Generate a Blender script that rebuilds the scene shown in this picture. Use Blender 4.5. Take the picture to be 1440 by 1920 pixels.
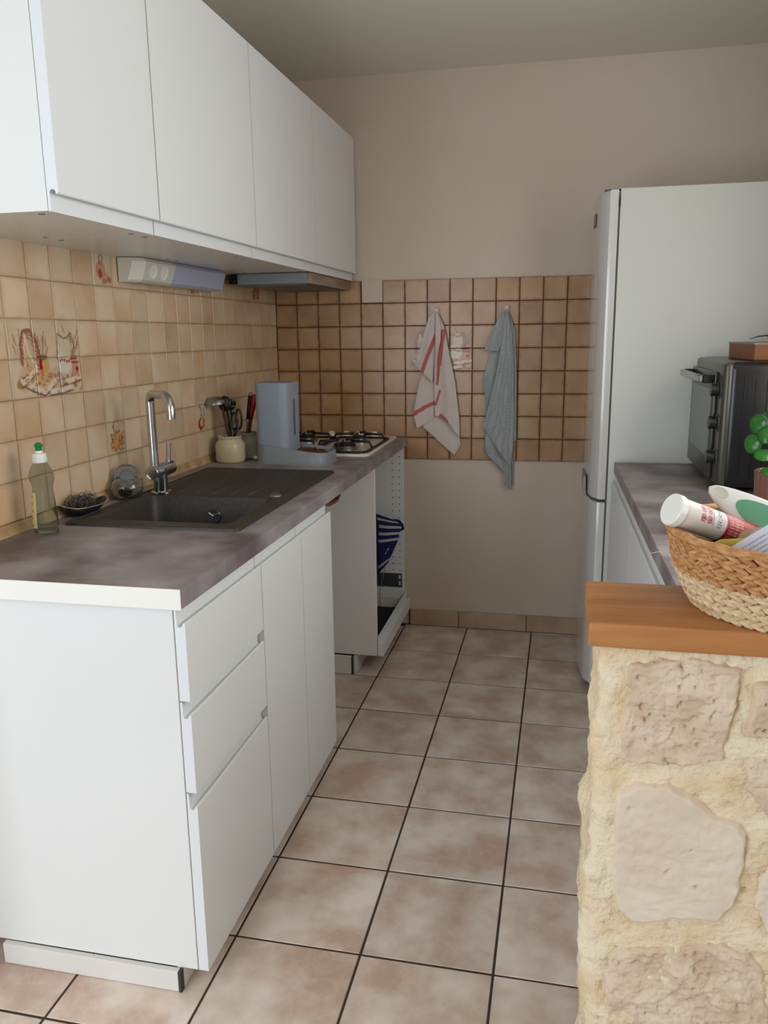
import bpy, bmesh, math, random
from mathutils import Vector, Matrix, noise
for o in list(bpy.data.objects): bpy.data.objects.remove(o)
S = bpy.context.scene; COL = S.collection
rnd = random.Random(7)
PI = math.pi

# ------------------------------------------------------------------ camera
cd = bpy.data.cameras.new('camera'); cam = bpy.data.objects.new('camera', cd); COL.objects.link(cam)
cd.sensor_fit = 'VERTICAL'; cd.sensor_height = 24.0; cd.lens = 1524.37/1920*24.0
R_ = Vector((0.97717736, 0.21204401, -0.01271805)); U_ = Vector((-0.0335102, 0.21299501, 0.97647846)); F_ = Vector((-0.20976529, 0.95376646, -0.21523954))
mw = Matrix.Identity(4)
for i in range(3): mw[i][0] = R_[i]; mw[i][1] = U_[i]; mw[i][2] = -F_[i]
mw.translation = Vector((1.30593, -3.66148, 1.37657))
cam.matrix_world = mw; cd.clip_start = .05
S.camera = cam
# ------------------------------------------------------------------ light and exposure
S.view_settings.view_transform = 'Standard'; S.view_settings.look = 'None'
S.view_settings.gamma = 1; S.view_settings.use_curve_mapping = False
S.view_settings.exposure = 0.57
w = bpy.data.worlds.new('sky'); S.world = w; w.use_nodes = True
w.node_tree.nodes['Background'].inputs[0].default_value = (.62, .78, 1, 1)
w.node_tree.nodes['Background'].inputs[1].default_value = 1.2
def area(name, loc, target, sx, sy, power, col):
    l = bpy.data.lights.new(name, 'AREA'); l.shape = 'RECTANGLE'; l.size = sx; l.size_y = sy; l.energy = power; l.color = col
    o = bpy.data.objects.new(name, l); COL.objects.link(o); o.location = loc
    o.rotation_euler = (Vector(target)-Vector(loc)).to_track_quat('-Z', 'Y').to_euler()
    return o
# daylight in the glazed door of the living room behind the camera, and in the window of the right wall
area('daylight_glazed_door', (-.35, -4.90, 1.25), (-.35, 0, 1.25), 1.6, 2.1, 34, (.88, .94, 1))
area('daylight_side_window', (2.09, -1.98, 1.62), (0, -1.98, 1.62), .9, 1.0, 9, (1, .98, .93))
area('daylight_living_window', (3.92, -3.7, 1.5), (0, -3.3, 1.3), 1.5, 1.3, 13, (1, .95, .86))

# ------------------------------------------------------------------ helpers
def lin(c): return tuple(((v/255)/12.92 if v/255 <= .04045 else ((v/255+.055)/1.055)**2.4) for v in c)
def tag(o, label=None, cat=None, group=None, kind=None):
    if label: o['label'] = label
    if cat: o['category'] = cat
    if group: o['group'] = group
    if kind: o['kind'] = kind
    return o
def thing(name, label, cat, loc=(0, 0, 0), rz=0, group=None):
    o = bpy.data.objects.new(name, None); COL.objects.link(o); o.empty_display_size = .05
    o.location = loc; o.rotation_euler = (0, 0, rz)
    return tag(o, label, cat, group)
def obj(name, bm, m, parent=None, smooth=False, recalc=True):
    if isinstance(bm, bmesh.types.BMesh):
        if recalc: bmesh.ops.recalc_face_normals(bm, faces=bm.faces[:])
        me = bpy.data.meshes.new(name); bm.to_mesh(me); bm.free()
    else: me = bm
    o = bpy.data.objects.new(name, me); COL.objects.link(o)
    if m and not me.materials: me.materials.append(m)
    if smooth:
        me.shade_smooth() if hasattr(me, 'shade_smooth') else None
        if smooth != True:
            me.set_sharp_from_angle(angle=math.radians(smooth))
    if parent: o.parent = parent
    return o
def NB(): return bmesh.new()
def box(bm, x0, x1, y0, y1, z0, z1, bev=0, seg=1):
    r = bmesh.ops.create_cube(bm, size=1)['verts']
    for v in r:
        v.co = Vector(((x0+x1)/2+v.co.x*(x1-x0), (y0+y1)/2+v.co.y*(y1-y0), (z0+z1)/2+v.co.z*(z1-z0)))
    if bev:
        es = list({e for v in r for e in v.link_edges})
        bmesh.ops.bevel(bm, geom=es, offset=bev, segments=seg, affect='EDGES', profile=.5)
    return bm
def B(*a, **k): return box(NB(), *a, **k)
def prism(bm, prof, a0, a1, plane='xz', cap=True):
    """extrude closed 2D profile along the remaining axis"""
    def mk(p, t):
        if plane == 'xz': return (p[0], t, p[1])
        if plane == 'xy': return (p[0], p[1], t)
        return (t, p[0], p[1])
    v0 = [bm.verts.new(mk(p, a0)) for p in prof]; v1 = [bm.verts.new(mk(p, a1)) for p in prof]
    n = len(prof)
    for i in range(n): bm.faces.new((v0[i], v0[(i+1) % n], v1[(i+1) % n], v1[i]))
    if cap: bm.faces.new(v0); bm.faces.new(v1[::-1])
    return bm
def lathe(bm, prof, seg=32, c=(0, 0, 0), rib=0, nrib=0, sx=1, sy=1, closed=False):
    rings = []
    for (r, z) in prof:
        ring = []
        for k in range(seg):
            a = 2*PI*k/seg; rr = r*(1+rib*math.cos(nrib*a)) if nrib else r
            ring.append(bm.verts.new((c[0]+rr*math.cos(a)*sx, c[1]+rr*math.sin(a)*sy, c[2]+z)))
        rings.append(ring)
    for i in range(len(rings)-1):
        for k in range(seg):
            bm.faces.new((rings[i][k], rings[i][(k+1) % seg], rings[i+1][(k+1) % seg], rings[i+1][k]))
    if closed:
        for k in range(seg): bm.faces.new((rings[-1][k], rings[-1][(k+1) % seg], rings[0][(k+1) % seg], rings[0][k]))
    else:
        if prof[0][0] > 1e-5: bm.faces.new(rings[0][::-1])
        if prof[-1][0] > 1e-5: bm.faces.new(rings[-1])
    bmesh.ops.remove_doubles(bm, verts=bm.verts[:], dist=1e-6)
    return bm
def cyl(bm, p0, p1, r, seg=20, r1=None): return tube(bm, [p0, p1], r, seg, radii=[r, r if r1 is None else r1])
def tube(bm, pts, r, seg=12, radii=None, flat=1.0, closed=False):
    pts = [Vector(p) for p in pts]; n = len(pts); rings = []; up = None
    for i, p in enumerate(pts):
        if closed: t = (pts[(i+1) % n]-pts[i-1]).normalized()
        else: t = (pts[min(i+1, n-1)]-pts[max(i-1, 0)]).normalized()
        if up is None:
            up = Vector((0, 0, 1)) if abs(t.z) < .9 else Vector((1, 0, 0))
        a = t.cross(up); 
        if a.length < 1e-4: a = t.cross(Vector((0, 1, 0)))
        a.normalize(); b = a.cross(t).normalized(); up = b
        rr = radii[i] if radii else r
        rings.append([bm.verts.new(p+rr*(math.cos(2*PI*k/seg)*a+flat*math.sin(2*PI*k/seg)*b)) for k in range(seg)])
    m = n if closed else n-1
    for i in range(m):
        q = rings[(i+1) % n]
        for k in range(seg): bm.faces.new((rings[i][k], rings[i][(k+1) % seg], q[(k+1) % seg], q[k]))
    if not closed: bm.faces.new(rings[0][::-1]); bm.faces.new(rings[-1])
    return bm
def ball(bm, c, r, u=12, v=8, sc=(1, 1, 1), rot=None):
    ret = bmesh.ops.create_uvsphere(bm, u_segments=u, v_segments=v, radius=r)['verts']
    M = rot or Matrix.Identity(3)
    for q in ret: q.co = Vector(c)+M@Vector((q.co.x*sc[0], q.co.y*sc[1], q.co.z*sc[2]))
    return bm
def arc(c, r, a0, a1, n): return [(c[0]+r*math.cos(math.radians(a0+(a1-a0)*i/n)), c[1]+r*math.sin(math.radians(a0+(a1-a0)*i/n))) for i in range(n+1)]
def rrect(x0, x1, y0, y1, r, n=6):
    return arc((x1-r, y1-r), r, 0, 90, n)+arc((x0+r, y1-r), r, 90, 180, n)+arc((x0+r, y0+r), r, 180, 270, n)+arc((x1-r, y0+r), r, 270, 360, n)
def arc3(c, r, u, v, a0, a1, n):
    c, u, v = Vector(c), Vector(u), Vector(v)
    return [c+r*(math.cos(math.radians(a0+(a1-a0)*i/n))*u+math.sin(math.radians(a0+(a1-a0)*i/n))*v) for i in range(n+1)]

# ------------------------------------------------------------------ materials
def mat(name, col, rough=.5, metal=0, col2=None, nscale=5, nrange=(.35, .65), bump=0, bscale=80, spec=.5, trans=0, ior=1.45, coords='Object', rand=0, alpha=1, coat=0, stretch=(1, 1, 1), detail=4, sheen=0, rrange=None):
    m = bpy.data.materials.new(name); m.use_nodes = True; nt = m.node_tree; N = nt.nodes; L = nt.links
    p = N['Principled BSDF']
    p.inputs['Roughness'].default_value = rough; p.inputs['Metallic'].default_value = metal
    p.inputs['Specular IOR Level'].default_value = spec; p.inputs['IOR'].default_value = ior
    p.inputs['Transmission Weight'].default_value = trans; p.inputs['Coat Weight'].default_value = coat
    p.inputs['Sheen Weight'].default_value = sheen
    c = lin(col)
    p.inputs['Base Color'].default_value = (*c, 1)
    tc = N.new('ShaderNodeTexCoord'); vec = tc.outputs[coords]
    oi = N.new('ShaderNodeObjectInfo')
    if rand:
        mu = N.new('ShaderNodeMath'); mu.operation = 'MULTIPLY'; mu.inputs[1].default_value = 37.0; L.new(oi.outputs['Random'], mu.inputs[0])
        ad = N.new('ShaderNodeVectorMath'); ad.operation = 'ADD'; L.new(vec, ad.inputs[0]); L.new(mu.outputs[0], ad.inputs[1]); vec = ad.outputs[0]
    mp = N.new('ShaderNodeMapping'); mp.inputs['Scale'].default_value = stretch; L.new(vec, mp.inputs[0]); vec = mp.outputs[0]
    out = None
    if col2:
        nz = N.new('ShaderNodeTexNoise'); nz.inputs['Scale'].default_value = nscale; nz.inputs['Detail'].default_value = detail; L.new(vec, nz.inputs['Vector'])
        rp = N.new('ShaderNodeMapRange'); rp.inputs[1].default_value = nrange[0]; rp.inputs[2].default_value = nrange[1]; L.new(nz.outputs[0], rp.inputs[0])
        mx = N.new('ShaderNodeMix'); mx.data_type = 'RGBA'; L.new(rp.outputs[0], mx.inputs['Factor'])
        mx.inputs['A'].default_value = (*c, 1); mx.inputs['B'].default_value = (*lin(col2), 1); out = mx.outputs['Result']
    if rand:
        if out is None:
            rg = N.new('ShaderNodeRGB'); rg.outputs[0].default_value = (*c, 1); out = rg.outputs[0]
        hs = N.new('ShaderNodeHueSaturation'); mr = N.new('ShaderNodeMapRange'); L.new(oi.outputs['Random'], mr.inputs[0]); mr.inputs[3].default_value = 1-rand; mr.inputs[4].default_value = 1+rand
        L.new(mr.outputs[0], hs.inputs['Value']); L.new(out, hs.inputs['Color']); out = hs.outputs[0]
    if out: L.new(out, p.inputs['Base Color'])
    if bump:
        nb = N.new('ShaderNodeTexNoise'); nb.inputs['Scale'].default_value = bscale; nb.inputs['Detail'].default_value = 3; L.new(vec, nb.inputs['Vector'])
        bp = N.new('ShaderNodeBump'); bp.inputs['Strength'].default_value = bump; bp.inputs['Distance'].default_value = .004; L.new(nb.outputs[0], bp.inputs['Height']); L.new(bp.outputs[0], p.inputs['Normal'])
    m['p'] = 1
    return m
def nodes(m): return m.node_tree.nodes, m.node_tree.links, m.node_tree.nodes['Principled BSDF']
def basecol(m):
    N, L, p = nodes(m)
    return p.inputs['Base Color'].links[0].from_socket if p.inputs['Base Color'].links else None
def overlay_attr(m, attr='print'):
    """colour attribute 'print' over the base colour; its alpha is the ink coverage"""
    N, L, p = nodes(m); a = N.new('ShaderNodeAttribute'); a.attribute_name = attr
    mx = N.new('ShaderNodeMix'); mx.data_type = 'RGBA'; L.new(a.outputs['Alpha'], mx.inputs['Factor'])
    b = basecol(m)
    if b: L.new(b, mx.inputs['A'])
    else: mx.inputs['A'].default_value = p.inputs['Base Color'].default_value
    L.new(a.outputs['Color'], mx.inputs['B']); L.new(mx.outputs['Result'], p.inputs['Base Color'])
    return m
def edge_brown(m, col, half=.048, width=.012, strength=.7, axes=('X', 'Z')):
    """glaze that fires browner towards the four edges of each tile"""
    N, L, p = nodes(m); tc = N.new('ShaderNodeTexCoord'); sp = N.new('ShaderNodeSeparateXYZ'); L.new(tc.outputs['Object'], sp.inputs[0])
    ab = []
    for a in axes:
        q = N.new('ShaderNodeMath'); q.operation = 'ABSOLUTE'; L.new(sp.outputs[a], q.inputs[0]); ab.append(q.outputs[0])
    mxm = N.new('ShaderNodeMath'); mxm.operation = 'MAXIMUM'; L.new(ab[0], mxm.inputs[0]); L.new(ab[1], mxm.inputs[1])
    nz = N.new('ShaderNodeTexNoise'); nz.inputs['Scale'].default_value = 30; 
    oi = N.new('ShaderNodeObjectInfo'); ad = N.new('ShaderNodeVectorMath'); L.new(tc.outputs['Object'], ad.inputs[0]); L.new(oi.outputs['Location'], ad.inputs[1]); L.new(ad.outputs[0], nz.inputs['Vector'])
    s = N.new('ShaderNodeMath'); s.operation = 'MULTIPLY_ADD'; s.inputs[1].default_value = .02; L.new(nz.outputs[0], s.inputs[0]); L.new(mxm.outputs[0], s.inputs[2])
    rp = N.new('ShaderNodeMapRange'); rp.interpolation_type = 'SMOOTHSTEP'; rp.inputs[1].default_value = half-width+.01; rp.inputs[2].default_value = half+.012; rp.inputs[4].default_value = strength; L.new(s.outputs[0], rp.inputs[0])
    mx = N.new('ShaderNodeMix'); mx.data_type = 'RGBA'; L.new(rp.outputs[0], mx.inputs['Factor']); L.new(basecol(m), mx.inputs['A']); mx.inputs['B'].default_value = (*lin(col), 1)
    L.new(mx.outputs['Result'], p.inputs['Base Color'])
    return m

M = {}
M['door'] = mat('white_lacquer', (226, 229, 230), .32, bump=.02, bscale=300)
M['carcass'] = mat('white_melamine', (228, 229, 226), .26)
M['carcass_dull'] = mat('white_melamine_plinth', (222, 219, 212), .5)
M['edge'] = mat('white_edge_band', (238, 236, 228), .4)
M['trimdark'] = mat('plinth_seal_dark', (50, 50, 52), .5)
M['worktop'] = mat('concrete_laminate', (164, 157, 160), .45, col2=(100, 90, 90), nscale=5.5, nrange=(.34, .66), bump=.05, bscale=200, detail=8)
M['sink'] = mat('brown_grey_composite', (62, 57, 52), .48, col2=(50, 46, 42), nscale=160, nrange=(.4, .6), bump=.12, bscale=900)
M['chrome'] = mat('chrome', (200, 204, 210), .14, metal=1)
M['steel'] = mat('brushed_steel', (165, 165, 165), .3, metal=1)
M['steel_dull'] = mat('dull_steel', (120, 128, 132), .45, metal=.8)
M['wall'] = mat('beige_paint', (206, 192, 177), .9, bump=.35, bscale=160, col2=(200, 185, 168), nscale=2)
M['ceil'] = mat('ceiling_paint', (226, 222, 210), .9, bump=.08, bscale=120)
M['grout_l'] = mat('light_grout', (206, 186, 158), .95, col2=(160, 132, 104), nscale=6)
M['grout_b'] = mat('brown_grout', (96, 66, 44), .95, col2=(76, 50, 34), nscale=9)
M['wtile'] = edge_brown(mat('glazed_beige_tile', (218, 197, 168), .2, col2=(206, 172, 136), nscale=5, nrange=(.38, .66), rand=.10, bump=.06, bscale=22), (184, 146, 110), strength=.4)
M['wtile_shaded'] = edge_brown(mat('glazed_beige_tile_shaded', (184, 148, 110), .26, col2=(160, 122, 86), nscale=7, nrange=(.35, .75), rand=.07, bump=.05, bscale=25), (128, 82, 50), strength=.6)  # same beige tile, the back wall's weaker light put into its colour
M['dtile'] = overlay_attr(edge_brown(mat('printed_beige_tile', (216, 198, 170), .2, col2=(204, 180, 148), nscale=7, rand=.04), (170, 134, 96), strength=.3))
M['dtile_shaded'] = overlay_attr(edge_brown(mat('printed_beige_tile_shaded', (186, 152, 116), .26, col2=(170, 130, 92), nscale=7, rand=.04), (150, 104, 66), strength=.4))  # printed tile again, darkened in colour for the dimmer back wall
M['ftile'] = mat('marbled_floor_tile', (230, 217, 205), .34, col2=(196, 168, 150), nscale=8, nrange=(.36, .64), rand=.05, detail=9, bump=.03, bscale=60)
M['fgrout'] = mat('dark_floor_grout', (66, 54, 46), .95)
M['skirt'] = mat('beige_skirting_tile', (190, 166, 142), .4, col2=(176, 146, 122), nscale=9, rand=.04)
M['fridge'] = mat('white_fridge_enamel', (206, 205, 201), .16, bump=.01, bscale=500, coat=.3)
M['fridge_side'] = mat('white_fridge_side', (204, 205, 198), .42)
M['gasket'] = mat('grey_gasket', (90, 88, 84), .7)
M['handle_grey'] = mat('grey_plastic', (150, 150, 146), .4)
M['oven'] = mat('black_oven_shell', (26, 26, 29), .28, col2=(20, 20, 22), nscale=3)
M['oven_face'] = mat('dark_bronze_fascia', (74, 72, 66), .3, metal=.3)
M['oven_glass'] = mat('dark_oven_glass', (64, 70, 66), .25, coat=.2)
M['black'] = mat('black_plastic', (24, 24, 24), .35)
M['rubber'] = mat('black_rubber', (30, 29, 28), .8)
M['orange_box'] = mat('orange_brown_card', (132, 78, 40), .55, col2=(118, 66, 32), nscale=12)
M['box_top'] = mat('grey_card', (134, 126, 112), .6)
M['wood'] = mat('oiled_oak', (192, 134, 80), .4, col2=(166, 106, 60), nscale=6, nrange=(.35, .7), stretch=(.7, 6, 6), bump=.05, bscale=60, detail=6)
M['mortar'] = mat('cream_lime_mortar', (238, 224, 194), .95, col2=(226, 200, 156), nscale=16, nrange=(.4, .7), bump=1.0, bscale=150)
M['stone'] = mat('pale_limestone', (226, 208, 184), .9, col2=(206, 180, 152), nscale=18, nrange=(.4, .66), bump=1.0, bscale=110, detail=8)
M['stone_pale'] = mat('smooth_pale_limestone', (230, 216, 198), .85, col2=(220, 200, 178), nscale=9, nrange=(.4, .7), bump=.45, bscale=70, detail=8)
M['straw_brown'] = mat('brown_straw', (214, 164, 110), .75, col2=(168, 112, 66), nscale=60, nrange=(.35, .7), bump=.4, bscale=300, stretch=(1, 1, 3))
M['straw_pale'] = mat('pale_straw', (232, 210, 174), .75, col2=(206, 174, 128), nscale=60, nrange=(.35, .7), bump=.4, bscale=300, stretch=(1, 1, 3))
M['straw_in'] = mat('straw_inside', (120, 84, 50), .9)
M['thread'] = mat('straw_stitch', (232, 208, 164), .7)
M['white_pl'] = mat('white_plastic', (236, 236, 232), .3)
M['cream_pl'] = mat('cream_plastic', (214, 212, 196), .4)
M['lav_pl'] = mat('lavender_diffuser', (176, 182, 206), .35)
M['lamp_dark'] = mat('socket_hole', (40, 40, 44), .6)
M['feeder'] = mat('blue_grey_plastic', (142, 154, 166), .42)
M['feeder2'] = mat('grey_plastic_bowl', (128, 136, 140), .45)
M['slot'] = mat('slot_window', (84, 96, 110), .2)
M['kibble'] = mat('brown_kibble', (92, 58, 40), .8, col2=(66, 40, 28), nscale=60)
M['jar'] = mat('cream_stoneware', (202, 190, 160), .3, col2=(192, 178, 146), nscale=12)
M['jar2'] = mat('grey_stoneware', (178, 170, 150), .35)
M['darkwood'] = mat('dark_wood', (70, 40, 30), .5)
M['red_pl'] = mat('red_plastic', (160, 28, 30), .3)
M['enamel'] = mat('white_enamel', (222, 214, 204), .25)
M['iron'] = mat('black_cast_iron', (30, 28, 27), .55)
M['cloth_w'] = overlay_attr(mat('white_linen', (206, 194, 186), .9, bump=.25, bscale=700, sheen=.2))
M['cloth_g'] = mat('grey_blue_cloth', (150, 158, 158), .9, bump=.5, bscale=420, sheen=.2)
M['hook'] = mat('white_hook', (222, 212, 200), .35)
M['navy'] = overlay_attr(mat('navy_cloth', (26, 30, 84), .85))
M['redpan'] = mat('dark_red_lacquer', (92, 26, 24), .3)
M['glass'] = mat('clear_glass', (236, 246, 242), .04, trans=1, ior=1.45)
M['plastic_clear'] = mat('clear_plastic', (222, 230, 228), .12, trans=1, ior=1.12)
M['liquid'] = mat('pale_washing_up_liquid', (236, 244, 240), .1, trans=1, ior=1.2)
M['green_pl'] = mat('green_plastic', (14, 128, 66), .35)
M['label'] = overlay_attr(mat('cream_label', (214, 196, 140), .5))
M['wool'] = mat('steel_wool', (110, 106, 104), .4, metal=.8)
M['navy_dish'] = mat('navy_enamel', (26, 27, 40), .3)
M['silver_foil'] = mat('silver_rim', (190, 180, 160), .3, metal=.6)
M['leaf'] = mat('green_leaf', (48, 118, 36), .32, col2=(28, 88, 26), nscale=20, rand=.12, coat=.2)
M['stem'] = mat('pale_green_stem', (110, 140, 62), .5)
M['pot'] = mat('brown_ribbed_glass', (128, 84, 66), .12, coat=.6)
M['soil'] = mat('potting_soil', (52, 38, 28), .95)
M['tube_w'] = overlay_attr(mat('printed_white_tube', (222, 214, 206), .45))
M['leaflet'] = overlay_attr(mat('white_paper', (214, 218, 232), .7))
M['mint'] = mat('mint_green_rubber', (104, 164, 128), .45)
M['tan'] = mat('tan_card', (160, 138, 112), .6)
M['paper'] = mat('white_label_paper', (204, 212, 232), .6)
M['yellow'] = mat('yellow_strap', (182, 162, 60), .6)
M['salmon'] = mat('salmon_pink', (190, 110, 80), .4)
M['clearbag'] = mat('clear_bag', (215, 205, 200), .25, trans=.7, ior=1.1)
M['zinc'] = mat('zinc_bracket', (110, 122, 124), .35, metal=.8)
M['hole_shade'] = mat('dark_hole_and_shelf_shade', (34, 30, 30), .9)  # drilled holes, and the shade painted on the open cabinet's bottom shelf
M['bead'] = mat('yellowed_sealant', (196, 166, 120), .6, col2=(150, 118, 80), nscale=14)
M['hoodgrey'] = mat('grey_hood_paint', (126, 134, 132), .4)
M['hoodbrown'] = mat('brown_hood_front', (148, 132, 116), .4, col2=(116, 94, 74), nscale=6, stretch=(1, .6, 4))
M['frame'] = mat('white_window_frame', (232, 232, 228), .4)

# diagonal ribbed wallpaper relief on the lower wall
def ribbed(m):
    N, L, p = nodes(m); tc = N.new('ShaderNodeTexCoord'); wv = N.new('ShaderNodeTexWave'); wv.bands_direction = 'DIAGONAL'; wv.inputs['Scale'].default_value = 42; wv.inputs['Distortion'].default_value = 2.5; wv.inputs['Detail Scale'].default_value = 3
    L.new(tc.outputs['Object'], wv.inputs['Vector']); bp = N.new('ShaderNodeBump'); bp.inputs['Strength'].default_value = .07; bp.inputs['Distance'].default_value = .003
    L.new(wv.outputs['Fac'], bp.inputs['Height']); L.new(bp.outputs[0], p.inputs['Normal'])
ribbed(M['wall'])
# veins in the floor tiles
def veins(m):
    N, L, p = nodes(m); tc = N.new('ShaderNodeTexCoord'); oi = N.new('ShaderNodeObjectInfo'); ad = N.new('ShaderNodeVectorMath'); L.new(tc.outputs['Object'], ad.inputs[0]); L.new(oi.outputs['Location'], ad.inputs[1])
    nz = N.new('ShaderNodeTexNoise'); nz.inputs['Scale'].default_value = 11; nz.inputs['Detail'].default_value = 10; nz.inputs['Distortion'].default_value = 1.1; L.new(ad.outputs[0], nz.inputs['Vector'])
    s = N.new('ShaderNodeMath'); s.operation = 'SUBTRACT'; s.inputs[1].default_value = .5; L.new(nz.outputs[0], s.inputs[0]); a = N.new('ShaderNodeMath'); a.operation = 'ABSOLUTE'; L.new(s.outputs[0], a.inputs[0])
    rp = N.new('ShaderNodeMapRange'); rp.inputs[1].default_value = 0; rp.inputs[2].default_value = .035; rp.inputs[3].default_value = .17; rp.inputs[4].default_value = 0; L.new(a.outputs[0], rp.inputs[0])
    mx = N.new('ShaderNodeMix'); mx.data_type = 'RGBA'; L.new(rp.outputs[0], mx.inputs['Factor']); L.new(basecol(m), mx.inputs['A']); mx.inputs['B'].default_value = (*lin((232, 224, 214)), 1); L.new(mx.outputs['Result'], p.inputs['Base Color'])
veins(M['ftile'])
# small woven dots on the grey towel
def dots(m):
    N, L, p = nodes(m); tc = N.new('ShaderNodeTexCoord'); vo = N.new('ShaderNodeTexVoronoi'); vo.inputs['Scale'].default_value = 150; vo.inputs['Randomness'].default_value = .25; L.new(tc.outputs['Object'], vo.inputs['Vector'])
    rp = N.new('ShaderNodeMapRange'); rp.inputs[1].default_value = .2; rp.inputs[2].default_value = .5; L.new(vo.outputs['Distance'], rp.inputs[0])
    mx = N.new('ShaderNodeMix'); mx.data_type = 'RGBA'; L.new(rp.outputs[0], mx.inputs['Factor']); mx.inputs['A'].default_value = (*lin((118, 126, 130)), 1); mx.inputs['B'].default_value = (*lin((160, 168, 166)), 1); L.new(mx.outputs['Result'], p.inputs['Base Color'])
dots(M['cloth_g'])

# ------------------------------------------------------------------ room shell
XR, YF, ZC = 2.12, -4.95, 2.442
def struct(name, bm, m): return tag(obj(name, bm, m), kind='structure')
floor = struct('floor', B(-1.6, 4.0, YF, .12, -.08, -.0014), M['fgrout'])
ft = None
GX, GY, TS = .0005, -.0275, .2965
tile_me = B(-.1474, .1474, -.1474, .1474, -.008, 0, bev=.0016)
me = bpy.data.meshes.new('floor_tile'); tile_me.to_mesh(me); tile_me.free(); me.materials.append(M['ftile'])
count = 0
for i in range(2, 5):
    t = obj('floor_tile', B(-.1474, .1474, -.0085, .0085, -.008, 0, bev=.001), M['ftile'], floor); t.location = (i*.3+.15, -.0165, 0)
for i in range(-1, 8):
    for j in range(0, 11):
        cx, cy = i*.3+.15, GY-.3*j-.15+.0
        if cx < 0 and cy > -2.4: continue
        t = bpy.data.objects.new('floor_tile', me); COL.objects.link(t); t.parent = floor
        t.location = (cx, cy, rnd.uniform(-.0004, .0004)); t.rotation_euler = (0, 0, rnd.choice((0, 1, 2, 3))*PI/2); count += 1
wall_back = NB()
box(wall_back, -.12, XR+.12, 0.006, .13, 0, ZC)
wall_back = struct('wall_back', wall_back, M['wall'])
wall_left = struct('wall_left', B(-.12, -.006, -2.7, .13, 0, ZC), M['wall'])
# bits of bare wall seen flush with the tiles
obj('plaster_patch', B(.4125, .5075, -.0035, .004, 1.509, 1.606, bev=.001), M['wall'], wall_back)
gb = NB(); box(gb, 0.0, 1.50, -.001, .012, .807, 1.603)
obj('grout_bed', gb, M['grout_b'], wall_back)
obj('grout_bed', B(-.012, .001, -2.44, 0.0, .905, 1.62), M['grout_l'], wall_left)
struct('wall_living_left', B(-1.72, -1.6, YF, -2.7, 0, ZC), M['wall'])
struct('wall_return', B(-1.6, -.12, -2.7, -2.58, 0, ZC), M['wall'])
struct('wall_living_front', box(box(box(B(-1.72, -1.25, YF-.12, YF, 0, ZC), .55, 4.1, YF-.12, YF, 0, ZC), -1.25, .55, YF-.12, YF, 2.4, ZC), -1.25, .55, YF-.12, YF, 0, .08), M['wall'])
wr = NB()
box(wr, XR, XR+.14, -1.45, .13, 0, ZC); box(wr, XR, XR+.14, -2.62, -2.5, 0, ZC); box(wr, XR, XR+.14, -2.5, -1.45, 0, 1.08); box(wr, XR, XR+.14, -2.5, -1.45, 2.16, ZC)
struct('wall_right', wr, M['wall'])
wl = NB(); box(wl, 3.98, 4.1, YF, -4.55, 0, ZC); box(wl, 3.98, 4.1, -2.9, -2.48, 0, ZC); box(wl, 3.98, 4.1, -4.55, -2.9, 0, .8); box(wl, 3.98, 4.1, -4.55, -2.9, 2.2, ZC)
struct('wall_living_right', wl, M['wall'])
struct('wall_living_back', B(XR, 4.1, -2.62, -2.48, 0, ZC), M['wall'])
struct('ceiling', B(-1.72, 4.1, YF-.12, .13, ZC, ZC+.1), M['ceil'])
def window(name, axis, a0, a1, z0, z1, c, mull=True):
    w_ = tag(thing(name, None, None), kind='structure')
    def bar(u0, u1, v0, v1):
        b = B(c-.02, c+.02, u0, u1, v0, v1, bev=.004) if axis == 'y' else B(u0, u1, c-.02, c+.02, v0, v1, bev=.004)
        obj('window_frame', b, M['frame'], w_)
    t = .05
    bar(a0, a0+t, z0, z1); bar(a1-t, a1, z0, z1); bar(a0+t, a1-t, z0, z0+t); bar(a0+t, a1-t, z1-t, z1)
    if mull: bar((a0+a1)/2-.03, (a0+a1)/2+.03, z0+t, z1-t)
window('window_1', 'y', -2.5, -1.45, 1.08, 2.16, XR+.1)
window('window_2', 'x', -1.25, .55, .08, 2.4, YF-.08)
window('window_3', 'y', -4.55, -2.9, .8, 2.2, 4.06)
# painted strip joint of ceiling
sk = tag(thing('baseboard_back', None, None), kind='structure')
for (a, b) in ((.625, .857), (.860, 1.174), (1.177, 1.49)):
    obj('skirting_tile', B(a, b, -.008, .006, 0.001, .079, bev=.0015), M['skirt'], sk)
obj('joint', B(.62, 1.49, -.004, .006, 0.0005, .077), M['fgrout'], sk)
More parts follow.
